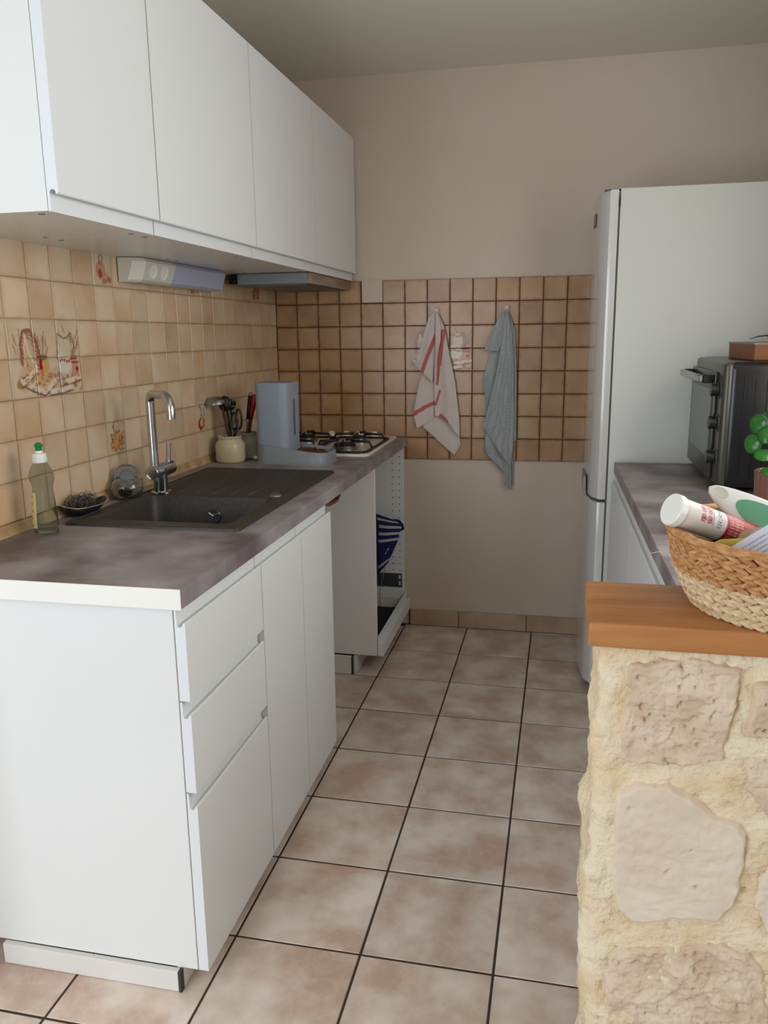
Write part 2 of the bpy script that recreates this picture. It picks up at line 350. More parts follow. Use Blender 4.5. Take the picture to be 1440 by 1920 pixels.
# ------------------------------------------------------------------ printed tiles
def paint(cols, rows, kind, n=40):
    """returns raster [row][col] of (r,g,b,a) for a tile group, n samples per tile; origin bottom-left"""
    Wd, Hd = cols*n, rows*n
    im = [[[0, 0, 0, 0.] for _ in range(Wd)] for _ in range(Hd)]
    rr = random.Random(hash(kind) % 1000 if False else sum(map(ord, kind)))
    def dab(x, y, c, a):
        if 0 <= x < Wd and 0 <= y < Hd:
            q = im[int(y)][int(x)]; na = a+q[3]*(1-a)
            if na > 0:
                for k in range(3): q[k] = (lin(c)[k]*a+q[k]*q[3]*(1-a))/na
                q[3] = na
    def ell(cx, cy, rx, ry, c, a=.8, rot=0, soft=.25, hatch=0):
        ca, sa = math.cos(rot), math.sin(rot); R = max(rx, ry)*n*1.1
        for y in range(int(cy*n-R), int(cy*n+R)+1):
            for x in range(int(cx*n-R), int(cx*n+R)+1):
                dx, dy = x/n-cx, y/n-cy; u, v = (dx*ca+dy*sa)/rx, (-dx*sa+dy*ca)/ry; d = u*u+v*v
                if d < 1:
                    k = min(1, (1-d)/soft)
                    if hatch and math.sin((u*3+v*5)*hatch)+rr.uniform(-.6, .6) < 0: k *= .35
                    dab(x, y, c, a*k)
    def stroke(pts, wd, c, a=.8):
        for (x0, y0), (x1, y1) in zip(pts, pts[1:]):
            L_ = max(2, int(math.hypot(x1-x0, y1-y0)*n*1.5))
            for i in range(L_+1):
                t = i/L_; px, py = (x0+(x1-x0)*t)*n, (y0+(y1-y0)*t)*n; r = wd*n
                for yy in range(int(py-r), int(py+r)+1):
                    for xx in range(int(px-r), int(px+r)+1):
                        if (xx-px)**2+(yy-py)**2 <= r*r+.3: dab(xx, yy, c, a*.6)
    BR, DB, RD, YL, GR, PK = (150, 92, 64), (112, 66, 46), (150, 20, 18), (206, 160, 96), (120, 110, 84), (196, 150, 122)
    if kind == 'still_life':
        for k in range(30):   # wheat sprays
            bx = rr.choice((.45, 1.25, 1.4, 2.6)); by = .95+rr.uniform(-.1, .2); tx, ty = bx+rr.uniform(-.38, .38), by+rr.uniform(.3, .75)
            stroke([(bx, by), ((bx+tx)/2+.03, (by+ty)/2), (tx, ty)], .014, GR, .38)
            for q in range(5): ell(tx-.06*q*(tx-bx), ty-.05*q, .06, .018, (160, 112, 76), .6, rot=rr.uniform(.6, 2.4))
        for (cx_, cy_, rx_, ry_, c_, al, ro) in ((.95, .55, .7, .38, (206, 170, 134), .55, 0), (2.1, .45, .85, .34, (196, 156, 124), .55, 0), (.86, 1.15, .40, .62, BR, .85, .28), (.80, 1.15, .20, .40, (206, 180, 146), .8, .25)): ell(cx_, cy_, rx_, ry_, c_, al, rot=ro, hatch=6 if c_ == BR else 0)
        stroke([(.5, .85), (.47, 1.35), (.62, 1.70), (.90, 1.72), (1.12, 1.4), (1.2, .95)], .045, BR, .8); stroke([(.62, .85), (.6, 1.3), (.72, 1.58)], .028, (224, 204, 176), .8)
        stroke([(.66, 1.6), (.80, 1.1), (1.05, .78)], .035, (226, 206, 178), .85)
        ell(1.24, .78, .10, .28, RD, 1); ell(1.42, .84, .16, .22, YL, .95); ell(1.30, 1.02, .26, .06, DB, .8)
        ell(.42, .42, .26, .15, (160, 116, 58), .9, rot=.5); ell(.78, .66, .34, .2, (212, 172, 110), .9, hatch=5); ell(1.25, .50, .32, .24, (204, 158, 96), .9, hatch=6)
        ell(2.25, .85, .34, .34, (212, 204, 184), .95); ell(2.35, 1.3, .24, .36, (206, 190, 160), .8); stroke([(2.42, 1.5), (2.62, 1.66), (2.74, 1.3), (2.58, .98)], .028, GR, .8); stroke([(1.96, .95), (2.02, 1.64), (2.3, 1.5), (2.4, 1.55)], .03, GR, .8)
        for q in range(6): ell(2.05+.10*q, .93+.04*rr.uniform(-1, 1), .05, .05, RD, .9)
        ell(2.72, .70, .17, .28, (200, 140, 110), 1); ell(2.72, .98, .16, .05, RD, .8); stroke([(2.56, .86), (2.88, .86)], .03, RD, .9); ell(2.80, .64, .075, .11, RD, 1)
        for q in range(22): ell(1.5+rr.uniform(0, 1.4), .42+rr.uniform(-.22, .16), .13, .08, rr.choice((BR, PK, YL, DB)), .7, hatch=5, rot=rr.uniform(-.6, .6))
        for (a, b, c_, d) in ((.35, .38, 1.25, .03), (1.25, .03, 1.75, .3), (.4, .3, 1.0, .62), (2.0, .25, 2.95, .35), (1.5, .02, 2.5, .1)):
            stroke([(a, b), ((a+c_)/2, (b+d)/2-.04), (c_, d)], .03, DB, .7)
            stroke([(a+.04, b+.09), ((a+c_)/2, (b+d)/2+.07), (c_, d+.1)], .07, (222, 202, 178), .7)
        for q in range(70): ell(rr.uniform(.4, 2.95), rr.uniform(.08, .6), .09, .04, rr.choice((PK, BR, DB, (226, 204, 172))), .5, rot=rr.uniform(-.7, .7))
    else:
        c1 = {'pears': (196, 118, 40), 'carafe': (176, 60, 36), 'onion': (190, 110, 70), 'pot': (190, 90, 50), 'mug': (170, 70, 40)}.get(kind, BR)
        if kind == 'carafe':
            stroke([(.28, .92), (.36, .97), (.44, .80), (.40, .60), (.34, .45)], .028, GR, .8); ell(.34, .28, .24, .24, (176, 40, 24), 1); ell(.40, .32, .13, .15, (224, 180, 150), .9)
            stroke([(.50, .62), (.60, .42), (.66, .15)], .035, (150, 90, 50), .9); stroke([(.60, .86), (.70, .6), (.68, .3)], .026, GR, .8); ell(.62, .2, .09, .14, (190, 150, 80), .9)
        elif kind == 'onion':
            stroke([(.42, .97), (.34, .80), (.36, .6)], .03, BR, .8); stroke([(.42, .97), (.52, .82), (.46, .6)], .03, BR, .8); ell(.40, .46, .27, .29, (176, 104, 74), .9, hatch=5); ell(.40, .42, .2, .2, PK, .7)
            ell(.36, .36, .12, .14, RD, .85); ell(.66, .26, .18, .15, c1, .85, hatch=5); ell(.82, .2, .11, .10, (170, 60, 40), .8); ell(.55, .14, .14, .08, BR, .7)
        else:
            stroke([(.40, .97), (.36, .82), (.44, .66)], .026, DB, .9); stroke([(.30, .9), (.38, .78)], .02, BR, .9)
            ell(.34, .30, .24, .24, c1, .95, hatch=4); ell(.46, .56, .20, .20, YL, .95, hatch=4); ell(.50, .26, .18, .17, (214, 160, 80), .95); ell(.50, .42, .16, .14, (220, 170, 96), .9); ell(.78, .42, .18, .22, c1, .9, hatch=5)
            for q in range(40): ell(rr.uniform(.18, .92), rr.uniform(.10, .70), .06, .035, rr.choice((DB, c1, RD, c1)), .7, rot=rr.uniform(-1, 1))
    return im
def printed_mesh(im, ci, ri, n=40, half=.0485, th=.006):
    """a tile whose glazed face is a grid carrying the print; local x right, z up, face to -y"""
    m_ = bpy.data.meshes.new('wall_tile'); vs = []; fs = []; cs = []
    for r in range(n+1):
        for c in range(n+1):
            e = min(r, c, n-r, n-c); vs.append((-half+2*half*c/n, -th+(.0016 if e == 0 else 0), -half+2*half*r/n))
            rr_ = min(ri*n+r, len(im)-1); cc = min(ci*n+c, len(im[0])-1); q = im[rr_][cc]; cs.append((q[0], q[1], q[2], q[3]))
    for r in range(n):
        for c in range(n): a = r*(n+1)+c; fs.append((a, a+1, a+n+2, a+n+1))
    b = len(vs); vs += [(-half, 0, -half), (half, 0, -half), (half, 0, half), (-half, 0, half)]; cs += [(0, 0, 0, 0)]*4
    ring = [list(range(0, n+1)), [k*(n+1)+n for k in range(n+1)], [n*(n+1)+k for k in range(n, -1, -1)], [k*(n+1) for k in range(n, -1, -1)]]
    for k in range(4):
        fs.append(tuple(ring[k][::-1])+(b+k, b+(k+1) % 4))
    m_.from_pydata(vs, [], fs); at = m_.color_attributes.new('print', 'FLOAT_COLOR', 'POINT')
    for i, c in enumerate(cs): at.data[i].color = c
    return m_
still = paint(3, 2, 'still_life')
singles = {k: paint(1, 1, k) for k in ('pears', 'carafe', 'onion', 'pot', 'mug')}
bmT = B(-.0485, .0485, -.006, 0, -.0485, .0485, bev=.0014)
me_l = bpy.data.meshes.new('wall_tile'); bmT.to_mesh(me_l); me_l.materials.append(M['wtile']); bmT.free()
me_b = me_l.copy(); me_b.materials.clear(); me_b.materials.append(M['wtile_shaded'])
def puttile(me_, loc, rz, par):
    t = bpy.data.objects.new('wall_tile', me_); COL.objects.link(t); t.parent = par; t.location = loc
    t.rotation_euler = (rnd.uniform(-.008, .008), rnd.uniform(-.006, .006), rz+rnd.uniform(-.008, .008)); return t
# left wall: columns step towards the camera from the corner, rows up from the worktop
prints_l = {}
for c in range(3):
    for r in range(2): prints_l[(18-c, 3+r)] = (still, c, r)
prints_l[(14, 6)] = (singles['onion'], 0, 0); prints_l[(14, 1)] = (singles['pears'], 0, 0); prints_l[(8, 1)] = (singles['carafe'], 0, 0)
prints_l[(8, 6)] = (singles['pot'], 0, 0); prints_l[(2, 6)] = (singles['mug'], 0, 0)
for c in range(24):
    for r in range(7):
        y = -.006-.1005*(c+.5); z = .936+.0972*(r+.5)-.0045*(y+1.95)*-1*-1
        k = prints_l.get((c, r)); me_ = me_l
        if k: me_ = printed_mesh(k[0], k[1], k[2]); me_.materials.append(M['dtile'])
        t = puttile(me_, (0, y, z), PI/2, wall_left); t.scale = (1.012, 1, .985)
        if k: tag(t, 'cream tile with a printed kitchen motif')
for c in range(15):
    for r in range(8):
        if (c, r) == (4, 7): continue
        x = .006+.1005*(c+.5); z = .8065+.0998*(r+.5)
        k = (still, c-6, r-4) if 6 <= c < 9 and 4 <= r < 6 else None; me_ = me_b
        if k: me_ = printed_mesh(*k); me_.materials.append(M['dtile_shaded'])
        t = puttile(me_, (x, 0, z), 0, wall_back); t.scale = (1.005, 1, 1.0)
        if k: tag(t, 'cream tile with a printed still life')
obj('sealant_bead', prism(NB(), [(.0, .904), (.016, .9075), (.012, .918), (.006, .934), (0, .936)], -2.3, 0), M['bead'], wall_left)

# ------------------------------------------------------------------ left base cabinets
XF = .610
def front_profile(zb, zface, zlip, xf=XF, th=.022, up=True, dep=.017):
    x0 = xf-th; xb = xf-dep
    p = [(x0, zb), (xf, zb), (xf, zface-.002), (xf-.002, zface), (xf-.005, zface)]
    c = ((xf-.005+xb)/2, zface-.002); r = (xf-.005-xb)/2
    p += arc(c, r, 0, -180, 8) + [(xb, zlip), (x0, zlip)]
    if not up:
        m = zb+zlip; p = [(x, m-z) for x, z in p][::-1]
    return p
def carcass(bm, x0, x1, y0, y1, z0, z1, t=.016, back=True, top=True):
    box(bm, x0, x1, y0, y0+t, z0, z1); box(bm, x0, x1, y1-t, y1, z0, z1); box(bm, x0, x1, y0+t, y1-t, z0, z0+t)
    if top: box(bm, x0, x1, y0+t, y1-t, z1-t, z1)
    if back: box(bm, x0, x0+.006, y0+t, y1-t, z0+t, z1-(t if top else 0))
    return bm
ZB, ZT, WT = .052, .867, .907
t = thing('drawer_cabinet', 'white base cabinet with three wide drawers at the near end of the left run', 'cabinet', (.3, -2.09, 0))
def P(name, bm, m, par, smooth=False, lab=None, pos=None):
    """part given in world coordinates"""
    o = obj(name, bm, m, par, smooth)
    top = par
    L0 = Vector(top.location); rz = top.rotation_euler.z
    if top.parent is None and (L0.length > 0):
        o.matrix_parent_inverse = (Matrix.Translation(L0)@Matrix.Rotation(rz, 4, 'Z')).inverted() if pos is None else Matrix.Identity(4)
    if lab: o['label'] = lab
    return o
P('carcass', carcass(NB(), .02, XF-.024, -2.285, -1.888, ZB, ZT), M['carcass'], t)
P('end_panel', B(.02, XF-.024, -2.297, -2.2855, ZB, ZT-.004, bev=.001), M['carcass'], t)
d1 = P('drawer', prism(NB(), front_profile(.672, .834, .865), -2.296, -1.887), M['door'], t, 40)
d2 = P('drawer', prism(NB(), front_profile(.472, .642, .669), -2.296, -1.887), M['door'], t, 40)
d3 = P('drawer', prism(NB(), front_profile(.052, .441, .469), -2.296, -1.887), M['door'], t, 40)
P('plinth', B(.12, .545, -2.31, -2.296, 0.001, ZB-.002, bev=.001), M['carcass_dull'], t)
P('plinth_seal', B(.5455, .5515, -2.311, -2.297, 0.001, ZB-.001), M['trimdark'], t)
P('plinth', B(.537, .551, -2.295, -1.887, 0.001, ZB-.001), M['carcass_dull'], t)
t = thing('sink_cabinet', 'white base cabinet with two narrow doors under the sink', 'cabinet', (.3, -1.58, 0))
P('carcass', carcass(NB(), .02, XF-.024, -1.885, -1.274, ZB, ZT, top=False), M['carcass'], t)
P('door', prism(NB(), front_profile(.052, .834, .865), -1.884, -1.575), M['door'], t, 40)
P('door', prism(NB(), front_profile(.052, .834, .865), -1.572, -1.276), M['door'], t, 40)
P('plinth', B(.537, .551, -1.886, -1.276, 0.001, ZB-.001), M['carcass_dull'], t)
# open cabinet under the hob
t = thing('open_hob_cabinet', 'doorless white cabinet under the hob beside the back wall', 'cabinet', (.3, -.31, 0))
P('side_panel', B(.02, .599, -.613, -.597, ZB+.03, ZT, bev=.001), M['carcass'], t)
sp = P('side_panel', B(.02, .599, -.018, -.002, ZB+.03, ZT, bev=.001), M['carcass'], t)
hb = NB()
for i in range(19):
    for x in (.546, .579):
        if .20 < .818-.0515*0.62*i < .262 : continue
        z = .818-.032*i*1.0
        if i % 1 == 0 and z > .12: cyl(hb, (x, -.0165, z), (x, -.0188, z), .0027, 8)
dh = obj('drilled_hole', hb, M['hole_shade'], sp); dh['kind'] = 'stuff'
P('bottom_panel', B(.02, .592, -.597, -.018, ZB+.03, ZB+.046), M['hole_shade'], t, lab='bottom shelf with its shadow painted dark')  # near-black colour stands in for the shade on this white shelf
P('back_panel', B(.014, .020, -.61, -.004, ZB+.03, ZT), M['carcass'], t)
P('drawer_front', prism(NB(), front_profile(ZB+.03, .138, .166, xf=.624, dep=.018), -.611, -.002), M['door'], t, 40)
dr = P('drawer_side', B(.10, .585, -.06, -.045, .10, .155, bev=.002), M['carcass_dull'], t)
P('drawer_side', B(.10, .585, -.585, -.570, .10, .155, bev=.002), M['carcass_dull'], t)
br = P('hinge_bracket', B(.44, .589, -.0215, -.018, .190, .258, bev=.0008), M['zinc'], t)
for z in (.202, .232): obj('slot', B(.574, .582, -.0228, -.0215, z, z+.017), M['enamel'], br)
P('cord', tube(NB(), [(.49, -.06, .10), (.495, -.1, .18), (.52, -.12, .27), (.53, -.13, .33)], .0015, 6), M['handle_grey'], t)
P('plinth', B(.12, .493, -.63, -.616, .001, ZB+.026), M['carcass_dull'], t)
P('plinth_seal', B(.4935, .4995, -.631, -.616, 0.001, ZB+.026), M['trimdark'], t)
P('plinth', B(.50, .511, -.615, -.01, .001, ZB+.026), M['carcass_dull'], t)
# blue striped cloth bag inside
def sheet(layers_left, layers_right, y, amp, nf, nu=40, nv=60, ph=0, th=.0016, colfn=None, bulge=0):
    """hanging cloth: ruled between two edge polylines in x,z, pleated in depth"""
    def samp(pl, t):
        tot = [0]
        for a, b in zip(pl, pl[1:]): tot.append(tot[-1]+math.dist(a, b))
        s = t*tot[-1]
        for i in range(len(pl)-1):
            if s <= tot[i+1] or i == len(pl)-2:
                f = (s-tot[i])/max(1e-9, tot[i+1]-tot[i]); f = min(1, f); return (pl[i][0]+(pl[i+1][0]-pl[i][0])*f, pl[i][1]+(pl[i+1][1]-pl[i][1])*f)
    vs = []; fs = []; cs = []
    for j in range(nv+1):
        v = j/nv; a = samp(layers_left, v); b = samp(layers_right, v)
        for i in range(nu+1):
            u = i/nu; x = a[0]+(b[0]-a[0])*u; z = a[1]+(b[1]-a[1])*u
            k = min(1, .35+v*1.2)
            yy = y-amp*k*(.5+.5*math.sin(u*nf*2*PI+ph+.8*v))-bulge*math.sin(PI*u)*k+.003*noise.noise(Vector((x*25, z*18, ph)))
            vs.append((x, yy, z)); cs.append(colfn(x, z, u, v) if colfn else (0, 0, 0, 0))
    n = len(vs); W1 = nu+1
    vs += [(x, yy+th, z) for x, yy, z in vs]; cs += cs[:n]
    for j in range(nv):
        for i in range(nu):
            a = j*W1+i; fs.append((a, a+W1, a+W1+1, a+1)); fs.append((n+a, n+a+1, n+a+W1+1, n+a+W1))
    for i in range(nu): fs.append((i, i+1, n+i+1, n+i)); a = nv*W1+i; fs.append((a, n+a, n+a+1, a+1))
    for j in range(nv): a = j*W1; fs.append((a, n+a, n+a+W1, a+W1)); a += nu; fs.append((a, a+W1, n+a+W1, n+a))
    m_ = bpy.data.meshes.new('cloth'); m_.from_pydata(vs, [], fs); at = m_.color_attributes.new('print', 'FLOAT_COLOR', 'POINT')
    for i, c in enumerate(cs): at.data[i].color = c
    return m_
WH = (*lin((190, 186, 190)), 1)
def navy_stripes(x, z, u, v):
    if .42 < u < .50: return (0, 0, 0, 0)
    for v0 in (.08, .20, .32, .44, .88):
        if v0 < v < v0+.052: return WH
    if .52 < v < .9 and abs((u-.78)-.03*math.sin(v*60)) < .02 and .62 < v < .72: return WH
    return (0, 0, 0, 0)
t = thing('striped_cloth', 'navy blue cloth with white stripes hanging inside the open cabinet', 'cloth', (.53, -.13, .3))
P('cloth_panel', sheet([(.40, .60), (.42, .35), (.46, .24)], [(.575, .545), (.612, .52), (.590, .44), (.545, .34)], -.13, .012, 1.5, ph=1, colfn=navy_stripes), M['navy'], t, True)
P('folded_edge', sheet([(.572, .548), (.585, .50), (.592, .485)], [(.598, .545), (.618, .525), (.622, .50)], -.122, .006, 2.5, nu=16, nv=24), M['navy'], t, True)
# dark red pan handle seen under the worktop edge
t = thing('pan_handle', 'dark red curved handle poking out below the worktop in the appliance gap', 'handle', (.55, -1.08, .83))
P('curved_grip', tube(NB(), [(.55, -1.20, .858), (.55, -1.15, .833), (.55, -1.08, .816), (.55, -1.00, .812), (.55, -.965, .826), (.55, -.955, .858)], .009, 10), M['redpan'], t, True)
# ------------------------------------------------------------------ worktop with sink cutout and hob cutout
XW = .612
t = thing('worktop', 'dark grey concrete look laminate worktop along the left wall', 'worktop', (.3, -1.15, ZT))
SX0, SX1, SY0, SY1 = .088, .520, -1.86, -.99      # cutout under the sink
bm = NB()
for (a, b, c, d) in ((.001, XW, -2.308, SY0), (.001, SX0, SY0, SY1), (SX1, XW, SY0, SY1), (.001, XW, SY1, -.002)):
    box(bm, a, b, c, d, ZT+.001, WT)
bmesh.ops.remove_doubles(bm, verts=bm.verts[:], dist=1e-5)
P('slab', bm, M['worktop'], t)
P('end_strip', B(.001, XW, -2.3115, -2.3085, ZT-.001, WT+.0005, bev=.0008), M['edge'], t, lab='white end strip')
# ------------------------------------------------------------------ sink
t = thing('sink', 'dark brown grey composite sink with a grooved drainer set in the worktop', 'sink', (.3, -1.42, WT))
bx0, bx1, by0, by1, bz = .112, .500, -1.80, -1.462, .74
bm = NB(); zt = WT+.005; zr = WT-.002
SLx0, SLx1, SLy0, SLy1 = .072, .545, -1.862, -.985
def frame_face(bm, outer, inner, z):
    vo = [bm.verts.new((x, y, z)) for x, y in outer]; vi = [bm.verts.new((x, y, z)) for x, y in inner]
    n = len(outer)
    for i in range(n): bm.faces.new((vo[i], vo[(i+1) % n], vi[(i+1) % n], vi[i]))
    return vo, vi
outer = rrect(SLx0, SLx1, SLy0, SLy1, .012, 5); inner = rrect(bx0, bx1, by0, by1, .03, 5)
vo, vi = frame_face(bm, outer, inner, zt)
n = len(outer)
vl = [bm.verts.new((x, y, WT+.0003)) for x, y in rrect(SLx0-.001, SLx1+.001, SLy0-.001, SLy1+.001, .012, 5)]
for i in range(n): bm.faces.new((vo[i], vl[i], vl[(i+1) % n], vo[(i+1) % n]))
prev = vi
for (ins, z) in ((.003, zt-.004), (.006, .80), (.008, bz+.02), (.02, bz)):
    ring = [bm.verts.new((x, y, z)) for x, y in rrect(bx0+ins, bx1-ins, by0+ins, by1-ins, .03, 5)]
    for i in range(n): bm.faces.new((prev[i], prev[(i+1) % n], ring[(i+1) % n], ring[i]))
    prev = ring
bm.faces.new(prev)
P('basin', bm, M['sink'], t, 50)
rim = NB()   # raised rim around the edge
tube(rim, [(x, y, zt) for x, y in rrect(SLx0+.004, SLx1-.004, SLy0+.004, SLy1-.004, .012, 4)], .003, 8, closed=True)
P('rim', rim, M['sink'], t, True)
rb = NB()
for k in range(6):
    x = .175+.058*k; cyl(rb, (x, -1.440, zt-.0012), (x, -1.06, zt-.0012), .0032, 10)
P('drainer_rib', rb, M['sink'], t, True)['kind'] = 'stuff'
ov = P('overflow', lathe(NB(), [(.0, .0), (.008, .001), (.009, .004), (.020, .0045), (.0215, .002), (.0215, 0)], 28), M['steel'], t, 40)
ov.matrix_parent_inverse = Matrix.Identity(4); ov.location = Vector((.308, -1.4695, .853))-Vector(t.location); ov.rotation_euler = (PI/2, 0, 0)
for k in range(3):
    a = 2*PI*k/3+.5; obj('spoke', cyl(NB(), (0, 0, .0052), (.017*math.cos(a), .017*math.sin(a), .0052), .0022, 8), M['steel'], ov)
dr = P('drain', lathe(NB(), [(.0, .004), (.03, .004), (.04, .006), (.045, 0)], 28), M['steel'], t, 40); dr.matrix_parent_inverse = Matrix.Identity(4); dr.location = (.0, -.21, bz+.001-WT)
pk = P('waste_knob', lathe(NB(), [(0, .006), (.012, .006), (.016, .004), (.018, 0)], 24), M['steel'], t, 40); pk.matrix_parent_inverse = Matrix.Identity(4); pk.location = (.492-.3, -1.437+1.42, .0045)
# ------------------------------------------------------------------ tap
TX, TY = .127, -1.440
t = thing('tap', 'chrome mixer tap with a squared swan neck behind the sink', 'tap', (TX, TY, zt))
def local(name, bm, m, par, smooth=True, lab=None):
    o = obj(name, bm, m, par, smooth)
    if lab: o['label'] = lab
    return o
local('base_ring', lathe(NB(), [(.031, 0), (.031, .004), (.026, .007), (0, .007)], 32), M['chrome'], t, 40)
local('body', cyl(NB(), (0, 0, .006), (0, 0, .075), .0215, 32), M['chrome'], t, 40)
local('valve_body', tube(NB(), [(0, -.052, .068), (0, -.05, .068), (0, .07, .068)], .019, 32, radii=[.0195, .021, .021]), M['chrome'], t, 40)
d = Vector((.78, -.62, 0)).normalized(); h = .300; r = .026; L_ = .138
pts = [Vector((0, -.030, .07)), Vector((0, -.030, h-r-.005))]
pts += arc3((0+d.x*r, -.030+d.y*r, h-r), r, -d, (0, 0, 1), 0, 90, 8)[0:]
e = Vector((d.x*(L_-.045), -.030+d.y*(L_-.045), h))
pts += arc3(e-Vector((0, 0, .045)), .045, (0, 0, 1), d, 0, 90, 9)
pts += [pts[-1]+Vector((0, 0, -.02))]
local('spout', tube(NB(), pts, .0128, 20), M['chrome'], t, 40)
local('lever', tube(NB(), [(.002, .052, .082), (.003, .054, .10), (.006, .056, .145)], .007, 12, radii=[.009, .0075, .0072]), M['chrome'], t, 40)

# ------------------------------------------------------------------ washing-up bottle
t = thing('dish_soap_bottle', 'clear plastic washing up liquid bottle with a green and white cap', 'bottle', (.082, -1.945, WT))
prof = [(.0, .002), (.028, .002), (.031, .006), (.031, .03), (.027, .085), (.0245, .112), (.026, .122), (.0305, .135), (.031, .143), (.027, .158), (.018, .173), (.014, .178), (.0125, .178), (.0165, .172), (.0255, .157), (.0298, .143), (.0293, .135), (.0248, .122), (.0233, .112), (.0258, .085), (.0298, .03), (.0298, .007), (.027, .0035), (0, .0035)]
local('bottle_body', lathe(NB(), prof, 36, sx=1.02, sy=.75), M['plastic_clear'], t, 50)
local('liquid', lathe(NB(), [(0, .004), (.026, .004), (.0285, .008), (.0285, .020), (0, .020)], 28, sx=1.0, sy=.72), M['liquid'], t, 40)
local('cap', lathe(NB(), [(.0165, .176), (.0175, .178), (.0165, .197), (.009, .199), (.0085, .204), (0, .204)], 28), M['white_pl'], t, 40, 'white screw cap')
local('nozzle', lathe(NB(), [(.0075, .203), (.0075, .212), (.0105, .216), (.007, .221), (.0035, .2235), (0, .224)], 24), M['green_pl'], t, 40, 'green push-pull nozzle')
lb = bpy.data.meshes.new('label'); vs = []; fs = []; cs = []
nn, mm = 14, 60
for j in range(mm+1):
    z = .016+.088*j/mm; rr_ = (.0315 if z < .03 else .0315-(z-.03)*.065)+.0006
    for i in range(nn+1):
        a = math.radians(175+80*i/nn); vs.append((rr_*1.03*math.cos(a), rr_*.78*math.sin(a), z))
        ink = (j % 12 in (3, 4, 5, 6) and 4 < i < 11 and (i*7+j*3) % 5 < 3); cs.append((*lin((96, 100, 40) if j < 40 else (90, 70, 40)), .9 if ink else 0))
for j in range(mm):
    for i in range(nn): a = j*(nn+1)+i; fs.append((a, a+1, a+nn+2, a+nn+1))
lb.from_pydata(vs, [], fs); at = lb.color_attributes.new('print', 'FLOAT_COLOR', 'POINT')
for i, c in enumerate(cs): at.data[i].color = c
lo = obj('bottle_label', lb, M['label'], t, True); md = lo.modifiers.new('thick', 'SOLIDIFY'); md.thickness = .0003
# ------------------------------------------------------------------ dish with steel wool
t = thing('scourer_dish', 'small dark boat-shaped dish with a pale rim next to the soap bottle', 'dish', (.050, -1.735, WT+.001), math.radians(72))
bm = NB(); rings = []
for (k, z) in ((.45, 0), (.62, .004), (1.0, .022), (.96, .0235), (.58, .008), (.3, .005)):
    ring = []
    for i in range(40):
        a = 2*PI*i/40; ca, sa = math.cos(a), math.sin(a); rx = .075*abs(ca)**.8*(1 if ca > 0 else -1); ry = .036*sa
        ring.append(bm.verts.new((rx*k, ry*k, z+(.014*k*abs(ca)**3 if z > .01 else 0))))
    rings.append(ring)
for a, b in zip(rings, rings[1:]):
    for i in range(40): bm.faces.new((a[i], a[(i+1) % 40], b[(i+1) % 40], b[i]))
bm.faces.new(rings[0][::-1]); bm.faces.new(rings[-1])
local('dish_body', bm, M['navy_dish'], t)
local('rim', tube(NB(), [tuple(Vector(((.0755*abs(math.cos(a))**.8*(1 if math.cos(a) > 0 else -1)), .036*math.sin(a), .0235+.014*abs(math.cos(a))**3))) for a in [2*PI*i/48 for i in range(48)]], .0012, 6, closed=True), M['silver_foil'], t)
sw = NB(); rr2 = random.Random(3)
for s in range(95):
    c = Vector((rr2.uniform(-.03, .03), rr2.uniform(-.012, .012), .026+rr2.uniform(0, .016))); r0 = rr2.uniform(.006, .013)
    ax = Vector((rr2.uniform(-1, 1), rr2.uniform(-1, 1), rr2.uniform(-1, 1))).normalized(); u = ax.orthogonal().normalized(); v = ax.cross(u)
    tube(sw, [c+r0*(math.cos(q*.55)*u+math.sin(q*.55)*v)+ax*.0012*q for q in range(22)], .0005, 4)
o = obj('steel_wool', sw, M['wool']); o.location = (.050, -1.735, WT+.001); o.rotation_euler = (0, 0, math.radians(72))
tag(o, 'curly grey steel wool pad lying in the dark dish', 'scourer', kind='stuff')
# ------------------------------------------------------------------ glass bowl with a slotted lid
t = thing('glass_bowl', 'squat clear glass bowl standing against the tiles left of the tap', 'bowl', (.060, -1.520, WT))
local('bowl_wall', lathe(NB(), [(0, .002), (.03, .002), (.042, .012), (.0465, .028), (.044, .046), (.034, .060), (.033, .062), (.031, .060), (.041, .046), (.0435, .028), (.039, .014), (.028, .006), (0, .006)], 40), M['glass'], t, 60)
t = thing('slotted_metal_lid', 'round slotted metal strainer lid propped upright in the glass bowl', 'lid', (.057, -1.512, WT+.066)); t.rotation_euler = (math.radians(66), 0, math.radians(28))
local('outer_ring', lathe(NB(), [(.032, -.002), (.036, -.002), (.037, .001), (.035, .003), (.032, .002)], 40, closed=True), M['steel_dull'], t)
sl = NB()
for k in range(26):
    a = 2*PI*k/26; c = Vector((math.cos(a), math.sin(a), 0)); cyl(sl, c*.019, c*.0335, .0013, 6)
local('slats', sl, M['steel'], t, False)['kind'] = 'stuff'
local('inner_disc', lathe(NB(), [(0, -.001), (.019, -.001), (.020, .001), (.018, .003), (0, .004)], 32), M['steel_dull'], t, 40)
o = obj('black_sponge', ball(NB(), (0, 0, 0), .02, 16, 10, (1.1, .8, .7)), M['rubber'], None, True); o.location = (.062, -1.535, WT+.022); tag(o, 'black scrubbing pad inside the glass bowl', 'sponge')
